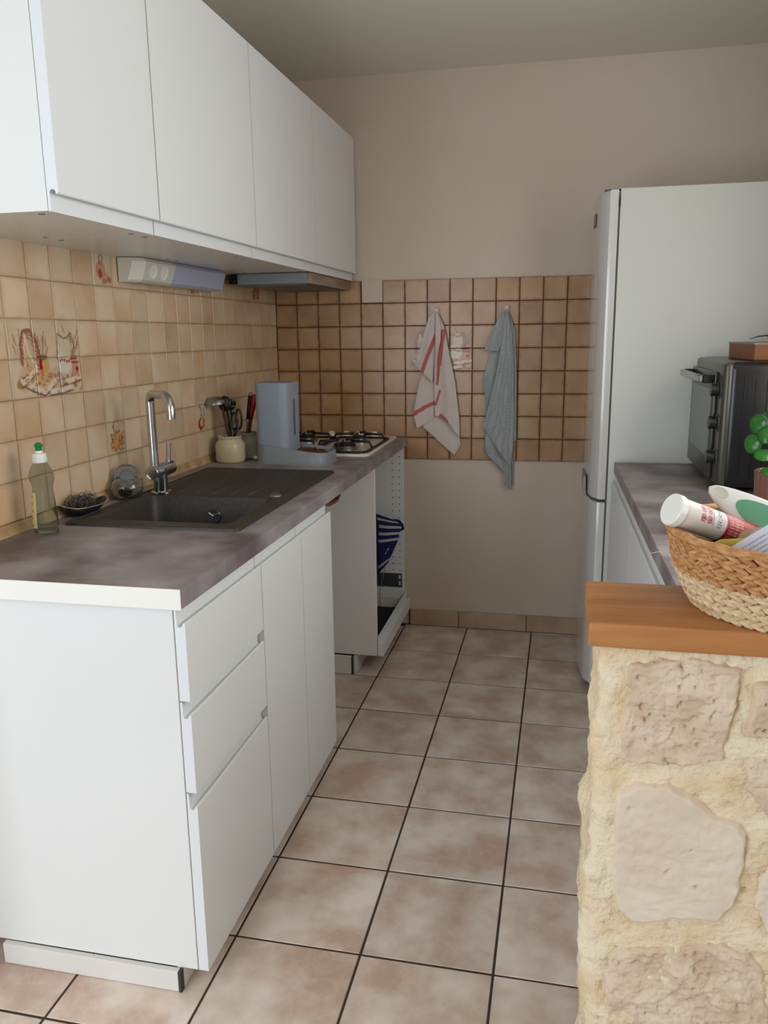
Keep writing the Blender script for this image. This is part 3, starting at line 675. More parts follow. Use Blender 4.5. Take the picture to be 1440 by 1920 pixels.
# ------------------------------------------------------------------ stoneware jars with utensils
def jar(name, label, loc, m, s=1):
    t = thing(name, label, 'jar', loc)
    local('jar_body', lathe(NB(), [(0, 0), (.050*s, 0), (.054*s, .004), (.056*s, .012), (.056*s, .062), (.053*s, .074), (.043*s, .084), (.041*s, .088), (.045*s, .092), (.0455*s, .097), (.042*s, .099), (.038*s, .096), (.037*s, .088), (.049*s, .07), (.050*s, .012), (0, .008)], 40), m, t, 60)
    return t
J1 = (.085, -.800); J2 = (.106, -.690)
jar('stoneware_jar', 'cream stoneware jar holding the ladle, nearest the camera of the two jars', (*J1, WT), M['jar'])
jar('stoneware_jar', 'greyish stoneware jar half hidden behind the cream jar', (*J2, WT), M['jar2'])
def at3(base, p): return Vector((base[0]+p[0], base[1]+p[1], WT+p[2]))
t = thing('soup_ladle', 'steel ladle with a dark handle standing bowl up in the cream jar', 'ladle', (*J1, WT+.012))
local('handle', tube(NB(), [(.024, 0, 0), (-.010, -.004, .13), (-.022, -.006, .203)], .0065, 12, radii=[.007, .006, .004]), M['darkwood'], t)
bm = NB(); c = Vector((-.046, -.006, .203))
lathe(bm, [(.0405, 0), (.039, .008), (.034, .018), (.024, .026), (.012, .030), (0, .031), (0, .029), (.011, .028), (.023, .024), (.032, .017), (.037, .008), (.0385, 0)], 32, c=c, closed=False)
bmesh.ops.rotate(bm, verts=bm.verts[:], cent=c, matrix=Matrix.Rotation(math.radians(-6), 3, 'Y')); local('ladle_bowl', bm, M['steel'], t, 60)
t = thing('black_spatula', 'black slotted nylon spoon behind the steel ladle', 'utensil', (*J1, WT+.012))
local('handle', tube(NB(), [(.01, .012, 0), (-.005, .012, .13), (-.012, .012, .19)], .004, 8), M['black'], t)
bm = ball(NB(), (0, 0, 0), .027, 16, 10, (1.0, .35, 1.1)); bmesh.ops.translate(bm, verts=bm.verts[:], vec=(-.018, .012, .205)); local('spoon_head', bm, M['black'], t)
t = thing('black_whisk_spoon', 'dark round ended spaghetti spoon standing beside the ladle bowl', 'utensil', (*J1, WT+.012))
local('handle', tube(NB(), [(.004, .02, 0), (.003, .02, .12), (.002, .02, .19)], .0035, 8), M['black'], t)
bm = NB()
for k in range(6):
    a = -1.2+k*.48; tube(bm, [(.004, .02, .185), (.004+.018*math.sin(a), .02, .197+.012*math.cos(a)), (.004+.022*math.sin(a), .012, .205+.016*math.cos(a))], .0028, 6)
ball(bm, (.004, .02, .193), .013, 12, 8, (1.1, .5, 1)); local('spoon_head', bm, M['black'], t)
t = thing('kitchen_scissors', 'black handled scissors standing in the cream jar', 'scissors', (*J1, WT+.012))
local('blade', prism(NB(), [(.008, .005), (.016, .005), (.020, .11), (.012, .11)], -.008, -.0055), M['steel_dull'], t, False)
for (cx, cz, rx, rz, name) in ((.024, .142, .012, .030, 'finger_loop'), (.043, .150, .011, .036, 'finger_loop')):
    local(name, tube(NB(), [(cx+rx*math.cos(a), -.007, cz+rz*math.sin(a)) for a in [2*PI*i/28 for i in range(28)]], .0042, 8, closed=True), M['black'], t)
    local('handle_arm', tube(NB(), [(cx-.002, -.007, cz-rz), (.026, -.007, .098), (.018, -.007, .075)], .0048, 8), M['black'], t)
t = thing('black_handled_knife', 'knife with a black handle and steel end cap in the rear jar', 'knife', (*J2, WT+.032))
local('blade', prism(NB(), [(-.012, 0), (.006, 0), (.018, .115), (.003, .115)], .008, .0095), M['steel_dull'], t, False)
local('grip', tube(NB(), [(.009, .009, .112), (.014, .009, .15), (.022, .009, .205)], .008, 12, flat=1.2), M['black'], t)
local('end_cap', ball(NB(), (.0235, .009, .211), .0085, 12, 8), M['steel'], t)
local('bolster', cyl(NB(), (.008, .009, .104), (.0095, .009, .118), .0082, 12), M['steel'], t, 40)
t = thing('red_handled_knife', 'knife with a bright red handle leaning right in the rear jar', 'knife', (*J2, WT+.032))
local('blade', prism(NB(), [(-.004, 0), (.010, 0), (.034, .125), (.021, .125)], -.008, -.0065), M['darkwood'], t, False)
local('grip', tube(NB(), [(.027, -.007, .118), (.032, -.007, .145), (.041, -.007, .175), (.046, -.007, .205), (.045, -.007, .213)], .009, 14, radii=[.006, .0085, .0095, .0095, .004]), M['red_pl'], t)
local('spoon_stick', tube(NB(), [(-.010, .012, 0), (.016, .012, .12)], .004, 8), M['darkwood'], t)
# ------------------------------------------------------------------ pet feeder
FR = math.radians(-6)
t = thing('pet_feeder', 'blue grey gravity pet feeder tower with a low bowl beside the hob', 'pet feeder', (.335, -.765, WT), FR)
n = 8
def fo(ins, L0=-.142, L1=.145, w_=.086, r=.055): return rrect(L0+ins, L1-ins, -w_+ins, w_-ins, r-ins, n)
def ztop(x): return .072-.030*min(1, max(0, (x+.142)/.287))
bm = NB(); V = []
o1 = fo(-.003); o2 = fo(.0)
V.append([bm.verts.new((x, y, 0)) for x, y in o1]); V.append([bm.verts.new((x, y, .004)) for x, y in o1]); V.append([bm.verts.new((x, y, .006)) for x, y in o2])
V.append([bm.verts.new((x, y, ztop(x))) for x, y in fo(.003)]); V.append([bm.verts.new((x, y, ztop(x)+.0015)) for x, y in fo(.005)]); V.append([bm.verts.new((x, y, ztop(x)-.001)) for x, y in fo(.0075)])
V.append([bm.verts.new((x, y, .016)) for x, y in fo(.010)])
for a, b in zip(V, V[1:]):
    for i in range(len(a)): bm.faces.new((a[i], a[(i+1) % len(a)], b[(i+1) % len(a)], b[i]))
bm.faces.new(V[0][::-1]); bm.faces.new(V[-1])
local('base_tray', bm, M['feeder2'], t, 50)
bm = NB(); V = []
for z, k in ((.02, .97), (.05, .975), (.28, 1), (.288, 1.0), (.292, .985)):
    V.append([bm.verts.new((-.075+(x+.075)*k, y*k, z+(.006*(x+.075)/.06 if z > .27 else 0)*0)) for x, y in rrect(-.138, -.004, -.068, .068, .03, 8)])
for a, b in zip(V, V[1:]):
    for i in range(len(a)): bm.faces.new((a[i], a[(i+1) % len(a)], b[(i+1) % len(a)], b[i]))
bm.faces.new(V[0][::-1]); bm.faces.new(V[-1])
local('hopper', bm, M['feeder'], t, 35)
local('lid', prism(NB(), rrect(-.139, -.003, -.069, .069, .03, 8), .286, .296, 'xy'), M['feeder'], t, 35)
wn = NB(); prism(wn, rrect(-.006, .006, .10, .235, .0058, 6), -.0035, -.0022, 'yz'); local('slot_window', wn, M['slot'], t, False, 'dark slot window')
kb = NB(); rr3 = random.Random(5)
for k in range(150):
    x = rr3.uniform(.008, .118); y = rr3.uniform(-.062, .062)
    if (x-.06)**2/.06**2+y*y/.066**2 > 1: continue
    ball(kb, (x, y, .030+.012*(1-(x/.12))+rr3.uniform(0, .006)), rr3.uniform(.0045, .0062), 6, 4)
prism(kb, fo(.012, -.002, .143, .082, .05), .014, .030, 'xy')
o = obj('kibble', kb, M['kibble']); o.location = t.location; o.rotation_euler = (0, 0, FR); tag(o, 'brown dry kibble heaped in the feeder bowl', 'pet food', kind='stuff')
# white cable piece by the feeder
o = obj('white_plug', box(box(NB(), -.006, .012, -.008, .008, 0, .012, bev=.003), .012, .04, -.003, .003, .003, .008, bev=.001), M['white_pl'], None, 30); o.location = (.155, -.73, WT+.001); tag(o, 'small white plug lying between the rear jar and the feeder', 'plug')
# ------------------------------------------------------------------ hob
HX0, HX1, HY0, HY1 = .075, .578, -.626, -.035
t = thing('gas_hob', 'white enamel gas hob with black pan supports at the back of the worktop', 'hob', ((HX0+HX1)/2, (HY0+HY1)/2, WT))
hx, hy = (HX1-HX0)/2, (HY1-HY0)/2
bm = NB(); V = []
for (ins, z) in ((.0, .0005), (.0, .006), (.004, .010), (.022, .010), (.030, .007)):
    V.append([bm.verts.new((x, y, z)) for x, y in rrect(-hx+ins, hx-ins, -hy+ins, hy-ins, .03, 5)])
for a, b in zip(V, V[1:]):
    for i in range(len(a)): bm.faces.new((a[i], a[(i+1) % len(a)], b[(i+1) % len(a)], b[i]))
bm.faces.new(V[0][::-1]); bm.faces.new(V[-1]); local('hob_plate', bm, M['enamel'], t, 40)
for k, x in enumerate((.272, .342, .406, .474)):
    kx = x-(HX0+HX1)/2; kn = obj('control_knob', lathe(NB(), [(.021, 0), (.020, .004), (.0135, .020), (.0125, .023), (0, .023)], 28), M['enamel'], t, 40); kn.location = (kx, hy-.030, .009)
for (bxx, byy, r) in ((-.12, -.15, .036), (.12, -.15, .048), (-.12, .09, .045), (.12, .09, .034)):
    bu = obj('burner', lathe(NB(), [(r*1.15, 0), (r*1.15, .008), (r, .012), (r, .018), (r*.86, .019)], 32), M['steel'], t, 40); bu.location = (bxx, byy, .007)
    cp = obj('burner_cap', lathe(NB(), [(r*.9, .0), (r*.92, .004), (r*.8, .008), (0, .009)], 28), M['iron'], bu, 40); cp.location = (0, 0, .019)
for sgn in (-1, 1):
    ps = NB(); x0, x1 = (-.235, -.005) if sgn < 0 else (.005, .235); y0, y1 = -.268, .185
    loop = [(x, y, .014) for x, y in rrect(x0, x1, y0, y1, .03, 5)]
    tube(ps, loop, .006, 8, closed=True, flat=.8)
    for byy in (-.15, .09):
        cx_ = .12*sgn
        for k in range(4):
            a = k*PI/2; dx, dy = math.cos(a), math.sin(a); lim = (abs(x1-cx_) if abs(dx) > .5 else .118)
            tube(ps, [(cx_+dx*lim, byy+dy*lim, .014), (cx_+dx*(lim-.012), byy+dy*(lim-.012), .040), (cx_+dx*.03, byy+dy*.03, .043)], .0052, 8)
            tube(ps, [(cx_+dx*.03, byy+dy*.03, .043), (cx_+dx*.022, byy+dy*.022, .049)], .004, 6)
    ps_o = local('pan_support', ps, M['iron'], t)
# ------------------------------------------------------------------ wall cabinets
ZU0, ZU1, XU = 1.604, 2.197, .388
units = [(-2.240, -1.845), (-1.843, -1.230), (-1.228, -.615), (-.613, -.003)]
labs = ['white wall cabinet at the near end of the row, above the soap bottle', 'white wall cabinet directly above the tap, second from the near end', 'white wall cabinet above the stoneware jars, third from the near end', 'white wall cabinet above the cooker hood, touching the back wall']
for (a, b), lab in zip(units, labs):
    t = thing('wall_cabinet', lab, 'cabinet', (.18, (a+b)/2, ZU0), group='white handleless wall cabinets')
    P('carcass', carcass(NB(), .003, XU-.024, a, b, ZU0+.001, ZU1), M['carcass'], t)
    P('door', prism(NB(), front_profile(ZU0, ZU1-.030, ZU1, xf=XU, th=.023, up=False, dep=.018), a+.001, b-.0015), M['door'], t, 40)
    for xx in (.11, .33):
        for yy in (a+.03, b-.03): P('screw_cap', cyl(NB(), (xx, yy, ZU0+.001), (xx, yy, ZU0-.0005), .006, 14), M['steel_dull'], t, 40)
# lamp with sockets
t = thing('undercabinet_lamp', 'slim white lamp with two sockets fixed below the wall cabinets', 'lamp', (.05, -1.0, 1.57))
Lp = [(.010, 1.603), (.075, 1.603), (.088, 1.592), (.070, 1.540), (.060, 1.534), (.010, 1.534)]
bm = NB(); y0, y1, ch = -1.385, -.735, .030
v = []
for (y, k) in ((y0, 1), (y0+ch, 0), (y1-ch, 0), (y1, 1)):
    v.append([bm.verts.new((x-(.03 if (k and x > .05) else 0), y, z)) for x, z in Lp])
for a, b in zip(v, v[1:]):
    for i in range(6): bm.faces.new((a[i], a[(i+1) % 6], b[(i+1) % 6], b[i]))
bm.faces.new(v[0]); bm.faces.new(v[-1][::-1]); P('housing', bm, M['cream_pl'], t)
nrm = Vector((.052, 0, -.018)).normalized()
df = NB(); prism(df, [(.0762, 1.602), (.0890, 1.5915), (.0712, 1.5396), (.0612, 1.5334), (.055, 1.54), (.06, 1.59)], -1.165, -.768); P('diffuser', df, M['lav_pl'], t, lab='pale lavender diffuser')
for yy in (-1.30, -1.23):
    so = obj('socket', lathe(NB(), [(.0225, 0), (.0225, .0018), (.0205, .0022), (.019, -.0), (.018, -.004), (0, -.004)], 28), M['white_pl'], t, 40)
    c = Vector((.0792, yy, 1.566)); so.location = c-Vector(t.location); so.rotation_euler = Vector((.052, 0, -.018)).to_track_quat('Z', 'Y').to_euler()
    for s in (-1, 1): obj('pin_hole', cyl(NB(), (0, .0095*s, -.0035), (0, .0095*s, -.0025), .0034, 10), M['lamp_dark'], so)
# hood
t = thing('cooker_hood', 'grey slide-out cooker hood mounted under the wall cabinets', 'hood', (.2, -.3, 1.58))
P('body', B(.07, .350, -.612, -.03, 1.563, 1.6025, bev=.001), M['hoodgrey'], t)
P('front_strip', B(.350, .366, -.612, -.03, 1.562, 1.6025, bev=.002), M['hoodbrown'], t, lab='brownish metal front strip')
P('filter', B(.09, .34, -.59, -.05, 1.559, 1.5628, bev=.001), M['steel_dull'], t)
P('gap_shade_block', B(.035, .0695, -.61, -.03, 1.567, 1.602), M['black'], t)  # black block put in for the shade of the gap beside the hood
# ------------------------------------------------------------------ towels
RED = (*lin((190, 96, 94)), 1)
def seg_d(p, a, b):
    ax, az = a; bx_, bz_ = b; dx, dz = bx_-ax, bz_-az; tt = max(0, min(1, ((p[0]-ax)*dx+(p[1]-az)*dz)/(dx*dx+dz*dz))); return math.hypot(p[0]-ax-tt*dx, p[1]-az-tt*dz)
def red_on(*segs):
    def f(x, z, u, v):
        for a, b, wd in segs:
            if seg_d((x, z), a, b) < wd: return RED
        return (0, 0, 0, 0)
    return f
HK1, HK2 = (.754, 1.463), (1.058, 1.469)
t = thing('striped_tea_towel', 'cream tea towel with red stripes hanging on the left hook', 'towel', (.754, -.03, 1.46))
# back layer with the lowest corner, then front right drop, lower left drop, upper left flap, middle fold
P('back_drop', sheet([(.750, 1.440), (.735, 1.10), (.690, .957), (.835, .829)], [(.760, 1.440), (.84, 1.10), (.860, .90), (.863, .876)], -.016, .004, 1, ph=.3, nv=70), M['cloth_w'], t, True)
P('right_drop', sheet([(.752, 1.462), (.752, 1.38), (.744, 1.20), (.748, 1.10), (.748, 1.012), (.795, 1.000)], [(.762, 1.457), (.788, 1.40), (.812, 1.28), (.838, 1.16), (.857, 1.00), (.860, .912)], -.031, .010, 1.3, ph=2.2, nv=90, nu=50,
    colfn=red_on(((.785, 1.38), (.766, 1.235), .0095), ((.766, 1.235), (.7585, 1.15), .006), ((.775, 1.01), (.80, .985), .009), ((.770, 1.12), (.752, 1.06), .005))), M['cloth_w'], t, True)
P('left_drop', sheet([(.742, 1.30), (.700, 1.24), (.672, 1.14), (.651, 1.03), (.649, 1.01), (.666, .950)], [(.752, 1.36), (.750, 1.24), (.748, 1.12), (.746, 1.04), (.744, 1.02), (.738, .992)], -.023, .007, .8, ph=.5, nv=80,
    colfn=red_on(((.640, 1.010), (.700, 1.045), .0085), ((.700, 1.045), (.750, 1.068), .0085))), M['cloth_w'], t, True)
P('left_flap', sheet([(.748, 1.460), (.722, 1.44), (.706, 1.39), (.680, 1.30), (.657, 1.234)], [(.757, 1.462), (.754, 1.40), (.748, 1.28), (.742, 1.20), (.738, 1.158)], -.038, .007, 1.1, ph=3.6, nv=70,
    colfn=red_on(((.756, 1.42), (.752, 1.36), .0045), ((.752, 1.36), (.715, 1.27), .0085), ((.715, 1.27), (.688, 1.195), .0085))), M['cloth_w'], t, True)
P('middle_fold', sheet([(.752, 1.464), (.751, 1.38), (.7515, 1.30), (.748, 1.20)], [(.760, 1.462), (.777, 1.40), (.775, 1.34), (.761, 1.28), (.757, 1.15)], -.046, .006, .8, ph=.2, nu=14, nv=50, bulge=.006), M['cloth_w'], t, True)
t = thing('grey_tea_towel', 'grey blue dotted cotton towel hanging on the right hook', 'towel', (1.058, -.03, 1.46))
P('back_drop', sheet([(1.054, 1.465), (1.01, 1.38), (.985, 1.27), (.958, 1.165), (.975, 1.07), (.97, .85)], [(1.062, 1.465), (1.075, 1.40), (1.09, 1.25), (1.097, 1.10), (1.10, .90), (1.10, .70)], -.014, .004, 1, ph=1, nv=90), M['cloth_g'], t, True)
P('right_edge', sheet([(1.060, 1.462), (1.072, 1.38), (1.085, 1.2), (1.09, 1.0), (1.10, .90)], [(1.068, 1.458), (1.096, 1.38), (1.106, 1.20), (1.110, 1.05), (1.112, .90)], -.024, .006, 1.2, ph=.4, nu=14), M['cloth_g'], t, True)
P('front_drop', sheet([(1.055, 1.466), (1.045, 1.40), (1.030, 1.25), (1.005, 1.12), (.975, 1.00), (.962, .965)], [(1.064, 1.464), (1.082, 1.38), (1.094, 1.22), (1.098, 1.00), (1.098, .88), (1.090, .78)], -.036, .012, 1.25, ph=2.6, nv=90, nu=50), M['cloth_g'], t, True)
P('lower_drop', sheet([(.985, .99), (.975, .94), (.976, .86), (.985, .835), (1.06, .765), (1.065, .70)], [(1.075, .99), (1.095, .90), (1.093, .80), (1.094, .76), (1.095, .71), (1.092, .678)], -.025, .008, 1.1, ph=.9, nv=60), M['cloth_g'], t, True)
P('left_flap', sheet([(1.052, 1.464), (1.018, 1.42), (.995, 1.36), (.965, 1.297)], [(1.059, 1.464), (1.052, 1.40), (1.040, 1.33), (1.028, 1.290)], -.033, .006, 1.2, ph=1.6, nv=50), M['cloth_g'], t, True)
for (hx_, hz_), lb_ in ((HK1, 'small white hook holding the striped towel'), (HK2, 'small white hook holding the grey towel')):
    t = thing('wall_hook', lb_, 'hook', (hx_, -.006, hz_), group='small white adhesive hooks on the back tiles')
    local('hook_base', box(NB(), -.009, .009, -.003, -.0005, -.016, .016, bev=.0012), M['hook'], t, 30)
    local('hook_arm', tube(NB(), [(0, -.003, -.004), (0, -.022, -.006), (0, -.042, .002), (0, -.047, .014)], .0045, 10, radii=[.005, .0045, .0045, .006]), M['hook'], t)
# ------------------------------------------------------------------ fridge
FX0, FX1, FY0, FY1, FZ1 = 1.478, 2.09, -.613, -.012, 1.848
t = thing('fridge_freezer', 'tall white fridge freezer standing against the back wall', 'fridge', (1.75, -.31, 0))
P('cabinet_body', B(FX0, FX1, FY0, FY1, .03, FZ1, bev=.003, seg=2), M['fridge_side'], t, 40)
def fdoor(z0, z1, bottom=False):
    pr = [(1.472, FY0+.003), (1.452, FY0+.002), (1.444, FY0+.004), (1.437, FY0+.014)]
    K = 12
    for i in range(K+1):
        y = FY0+.045+(FY1-FY0-.09)*i/K; u = (i/K-.5)*2; pr.append((1.400+.022*u*u*.9-.0, y))
    pr += [(1.437, FY1-.014), (1.452, FY1-.002), (1.472, FY1-.003)]
    bm = NB(); V = []
    lv = [(z0, .004), (z0+.004, 0), (z1-.004, 0), (z1, .004)]
    for z, ins in lv:
        V.append([bm.verts.new((min(1.472, x+ins), y, z)) for x, y in pr])
    for a, b in zip(V, V[1:]):
        for i in range(len(a)): bm.faces.new((a[i], a[(i+1) % len(a)], b[(i+1) % len(a)], b[i]))
    bm.faces.new(V[0]); bm.faces.new(V[-1][::-1]); return bm
du = P('upper_door', fdoor(.764, FZ1-.003), M['fridge'], t, 35)
dl = P('lower_door', fdoor(.030, .752), M['fridge'], t, 35)
P('door_gasket', B(1.4725, 1.4775, FY0+.008, FY1-.008, .04, FZ1-.012), M['gasket'], t)
P('hinge_cover', B(1.425, 1.50, FY0+.002, FY0+.05, FZ1-.002, FZ1+.004, bev=.001), M['handle_grey'], t)
P('hinge', B(1.4735, 1.4776, FY0-.0005, FY0+.02, FZ1-.06, FZ1-.028), M['black'], t)
P('grip_recess', prism(NB(), [(1.396, .758), (1.3935, .80), (1.395, .832), (1.403, .832), (1.406, .758)], FY0+.11, FY0+.30), M['handle_grey'], t, 40, lab='grey grip at the door split')
P('badge', B(1.399, 1.404, FY0+.16, FY0+.26, 1.745, 1.79, bev=.001), M['steel_dull'], t)
for yy in (FY0+.02, FY1-.06): P('foot', B(1.48, 1.52, yy, yy+.04, .0005, .031), M['black'], t)
# ------------------------------------------------------------------ right base units and worktop
t = thing('right_worktop', 'dark grey laminate worktop between the fridge and the stone half wall', 'worktop', (1.8, -1.45, .87))
P('slab', B(1.4975, XR-.036, -2.40, -.628, .8675, WT, bev=.0015), M['worktop'], t)
def skew(t_):
    piv = Matrix.Translation((1.4975, -.617, 0)); t_.matrix_world = piv@Matrix.Rotation(.0185, 4, 'Z')@piv.inverted()@Matrix.Translation(t_.location)
skew(t)
for (a, b, lab) in ((-1.344, -.630, 'white base cabinet right of the aisle, touching the fridge'), (-1.924, -1.346, 'white base cabinet right of the aisle, middle of that run'), (-2.398, -1.926, 'white base cabinet right of the aisle, behind the stone half wall')):
    t = thing('base_cabinet', lab, 'cabinet', (1.8, (a+b)/2, 0), group='white base cabinets on the right of the aisle')
    P('carcass', carcass(NB(), 1.515, XR-.045, a, b, ZB, ZT-.001), M['carcass'], t)
    pr = [(1.491*2-x, z) for x, z in front_profile(.052, .838, .866, xf=1.491, th=.022, dep=.012)]
    P('door', prism(NB(), pr, a+.001, b-.0015), M['door'], t, 40)
    P('plinth', B(1.55, 1.565, a, b, .001, ZB), M['carcass_dull'], t)
    skew(t)
# ------------------------------------------------------------------ toaster oven
t = thing('toaster_oven', 'black countertop oven with three side knobs on the right worktop', 'oven', (1.9, -.91, WT))
OX0, OX1, OY0, OY1, OZ0, OZ1 = 1.748, 2.085, -1.20, -.69, .925, 1.285
def rbox_y(x0, x1, y0, y1, z0, z1, r):
    """box rounded on its two top long edges and verticals"""
    return B(x0, x1, y0, y1, z0, z1, bev=r, seg=4)
P('shell', rbox_y(OX0+.012, OX1, OY0, OY1, OZ0, OZ1, .022), M['oven'], t, 40)
P('fascia', B(OX0, OX0+.030, OY0+.003, OY1, OZ0+.002, OZ1-.002, bev=.013, seg=4), M['oven_face'], t, 40)
dp = P('oven_door', B(OX0-.010, OX0-.0005, OY0+.085, OY1+.004, OZ0+.012, OZ1-.032, bev=.004, seg=2), M['oven_face'], t, 40)
P('door_glass', B(OX0-.0112, OX0-.0098, OY0+.115, OY1-.03, OZ0+.075, OZ1-.085, bev=.0005), M['oven_glass'], t)
hd = P('door_handle', box(box(NB(), OX0-.052, OX0-.040, OY0+.10, OY1-.03, OZ1-.062, OZ1-.040, bev=.003), 0, 0, 0, 0, 0, 0) if False else B(OX0-.054, OX0-.042, OY0+.085, OY1-.02, OZ1-.063, OZ1-.041, bev=.003), M['steel'], t, 40, lab='steel bar handle')
P('handle_bracket', B(OX0-.042, OX0-.0102, OY0+.088, OY0+.108, OZ1-.064, OZ1-.040, bev=.002), M['black'], t)
P('handle_bracket', B(OX0-.042, OX0-.0102, OY1-.045, OY1-.025, OZ1-.064, OZ1-.040, bev=.002), M['black'], t)
for z in (1.205, 1.110, 1.010):
    kn = obj('control_knob', lathe(NB(), [(.024, 0), (.024, .004), (.0195, .006), (.0175, .014), (.0195, .024), (.019, .026), (0, .026)], 28), M['black'], t, 40); kn.location = Vector((OX0, OY0+.048, z))-Vector(t.location); kn.rotation_euler = (0, -PI/2, 0)
    rg = obj('knob_ring', lathe(NB(), [(.0265, 0), (.0265, .002), (.024, .003), (.024, 0)], 28, closed=True), M['steel_dull'], kn, 40)
for k in range(7):
    x = OX0+.055+.030*k; P('side_rib', B(x, x+.004, OY0-.003, OY0+.001, OZ0+.035, OZ1-.045, bev=.001), M['oven'], t, 40)
for yy in (OY0+.02, OY1-.05): P('foot', B(OX0+.03, OX0+.06, yy, yy+.03, WT+.0005, OZ0+.001), M['black'], t)
# box on the oven
t = thing('orange_box', 'flat orange brown cardboard box with a grey lid on top of the oven', 'box', (1.93, -.99, OZ1), math.radians(6))
local('box_body', B(-.105, .10, -.12, .12, 0.0005, .046, bev=.0015), M['orange_box'], t, 30)
local('lid', B(-.107, .102, -.122, .122, .044, .050, bev=.001), M['box_top'], t, 30)
t = thing('dark_glasses', 'thin dark spectacles lying folded on the orange brown box', 'glasses', (1.885, -1.0, OZ1+.0515))
local('temple_arm', tube(NB(), [(-.045, -.03, .008), (-.02, -.035, .016), (.01, -.04, .019), (.06, -.04, .018)], .002, 8, radii=[.0008, .0018, .0022, .0025]), M['black'], t)
local('lens_rim', tube(NB(), [(.03+.022*math.cos(a), -.02, .0175+.016*math.sin(a)) for a in [2*PI*i/24 for i in range(24)]], .0015, 6, closed=True), M['black'], t)
local('hinge', B(.012, .024, -.045, -.032, .0005, .019, bev=.001), M['darkwood'], t)
local('lens', cyl(NB(), (.03, -.0195, .0175), (.03, -.0205, .0175), .0155, 20), M['oven_glass'], t, 40)

# ------------------------------------------------------------------ stone half wall and wooden board
BZ, BY0, BY1, BX0 = 1.0, -2.614, -2.422, 1.350
EDGE = [(.0, 1.362), (.36, 1.362), (.489, 1.357), (.585, 1.353), (.671, 1.355), (.697, 1.363), (.746, 1.3635), (.794, 1.362), (.873, 1.359), (.934, 1.358), (.967, 1.357)]
def edge_x(z):
    for (a, xa), (b, xb) in zip(EDGE, EDGE[1:]):
        if z <= b: return xa+(xb-xa)*(z-a)/(b-a)
    return EDGE[-1][1]
YW0, YW1 = -2.600, -2.436
t = thing('stone_half_wall', 'rough cream mortar and limestone half wall below the wooden board', 'wall', (1.7, -2.52, 0))
bm = NB(); nz_, path = 200, []
for i in range(9): path.append(('s', YW1+(YW0+.022-YW1)*i/8))
for i in range(1, 5): path.append(('c', i/5))
nx_ = 150
for i in range(nx_+1): path.append(('f', i/nx_))
grid = []
for j in range(nz_+1):
    z = .0005+.9645*j/nz_; ex = edge_x(z)+.004; row = []
    for k, q in path:
        if k == 's': x, y, nrm_ = ex, q, Vector((-1, 0, 0))
        elif k == 'c': a = PI+q*PI/2; x, y = ex+.022+.022*math.cos(a), YW0+.022+.022*math.sin(a); nrm_ = Vector((math.cos(a), math.sin(a), 0))
        else: x, y, nrm_ = ex+.022+(XR-.002-ex-.022)*q, YW0, Vector((0, -1, 0))
        p_ = Vector((x, y, z)); dsp = (.010 if k != 'f' else .006)*noise.noise(p_*13)+.0045*noise.noise(p_*38)+.0030*noise.noise(p_*95)+(-.004 if noise.noise(p_*60+Vector((9, 3, 1))) > .42 else 0)
        if k == 'f' and q > .97 or (k == 's' and q > -2.45): dsp = 0
        row.append(bm.verts.new(p_+nrm_*dsp))
    grid.append(row)
for j in range(nz_):
    for i in range(len(path)-1): bm.faces.new((grid[j][i], grid[j][i+1], grid[j+1][i+1], grid[j+1][i]))
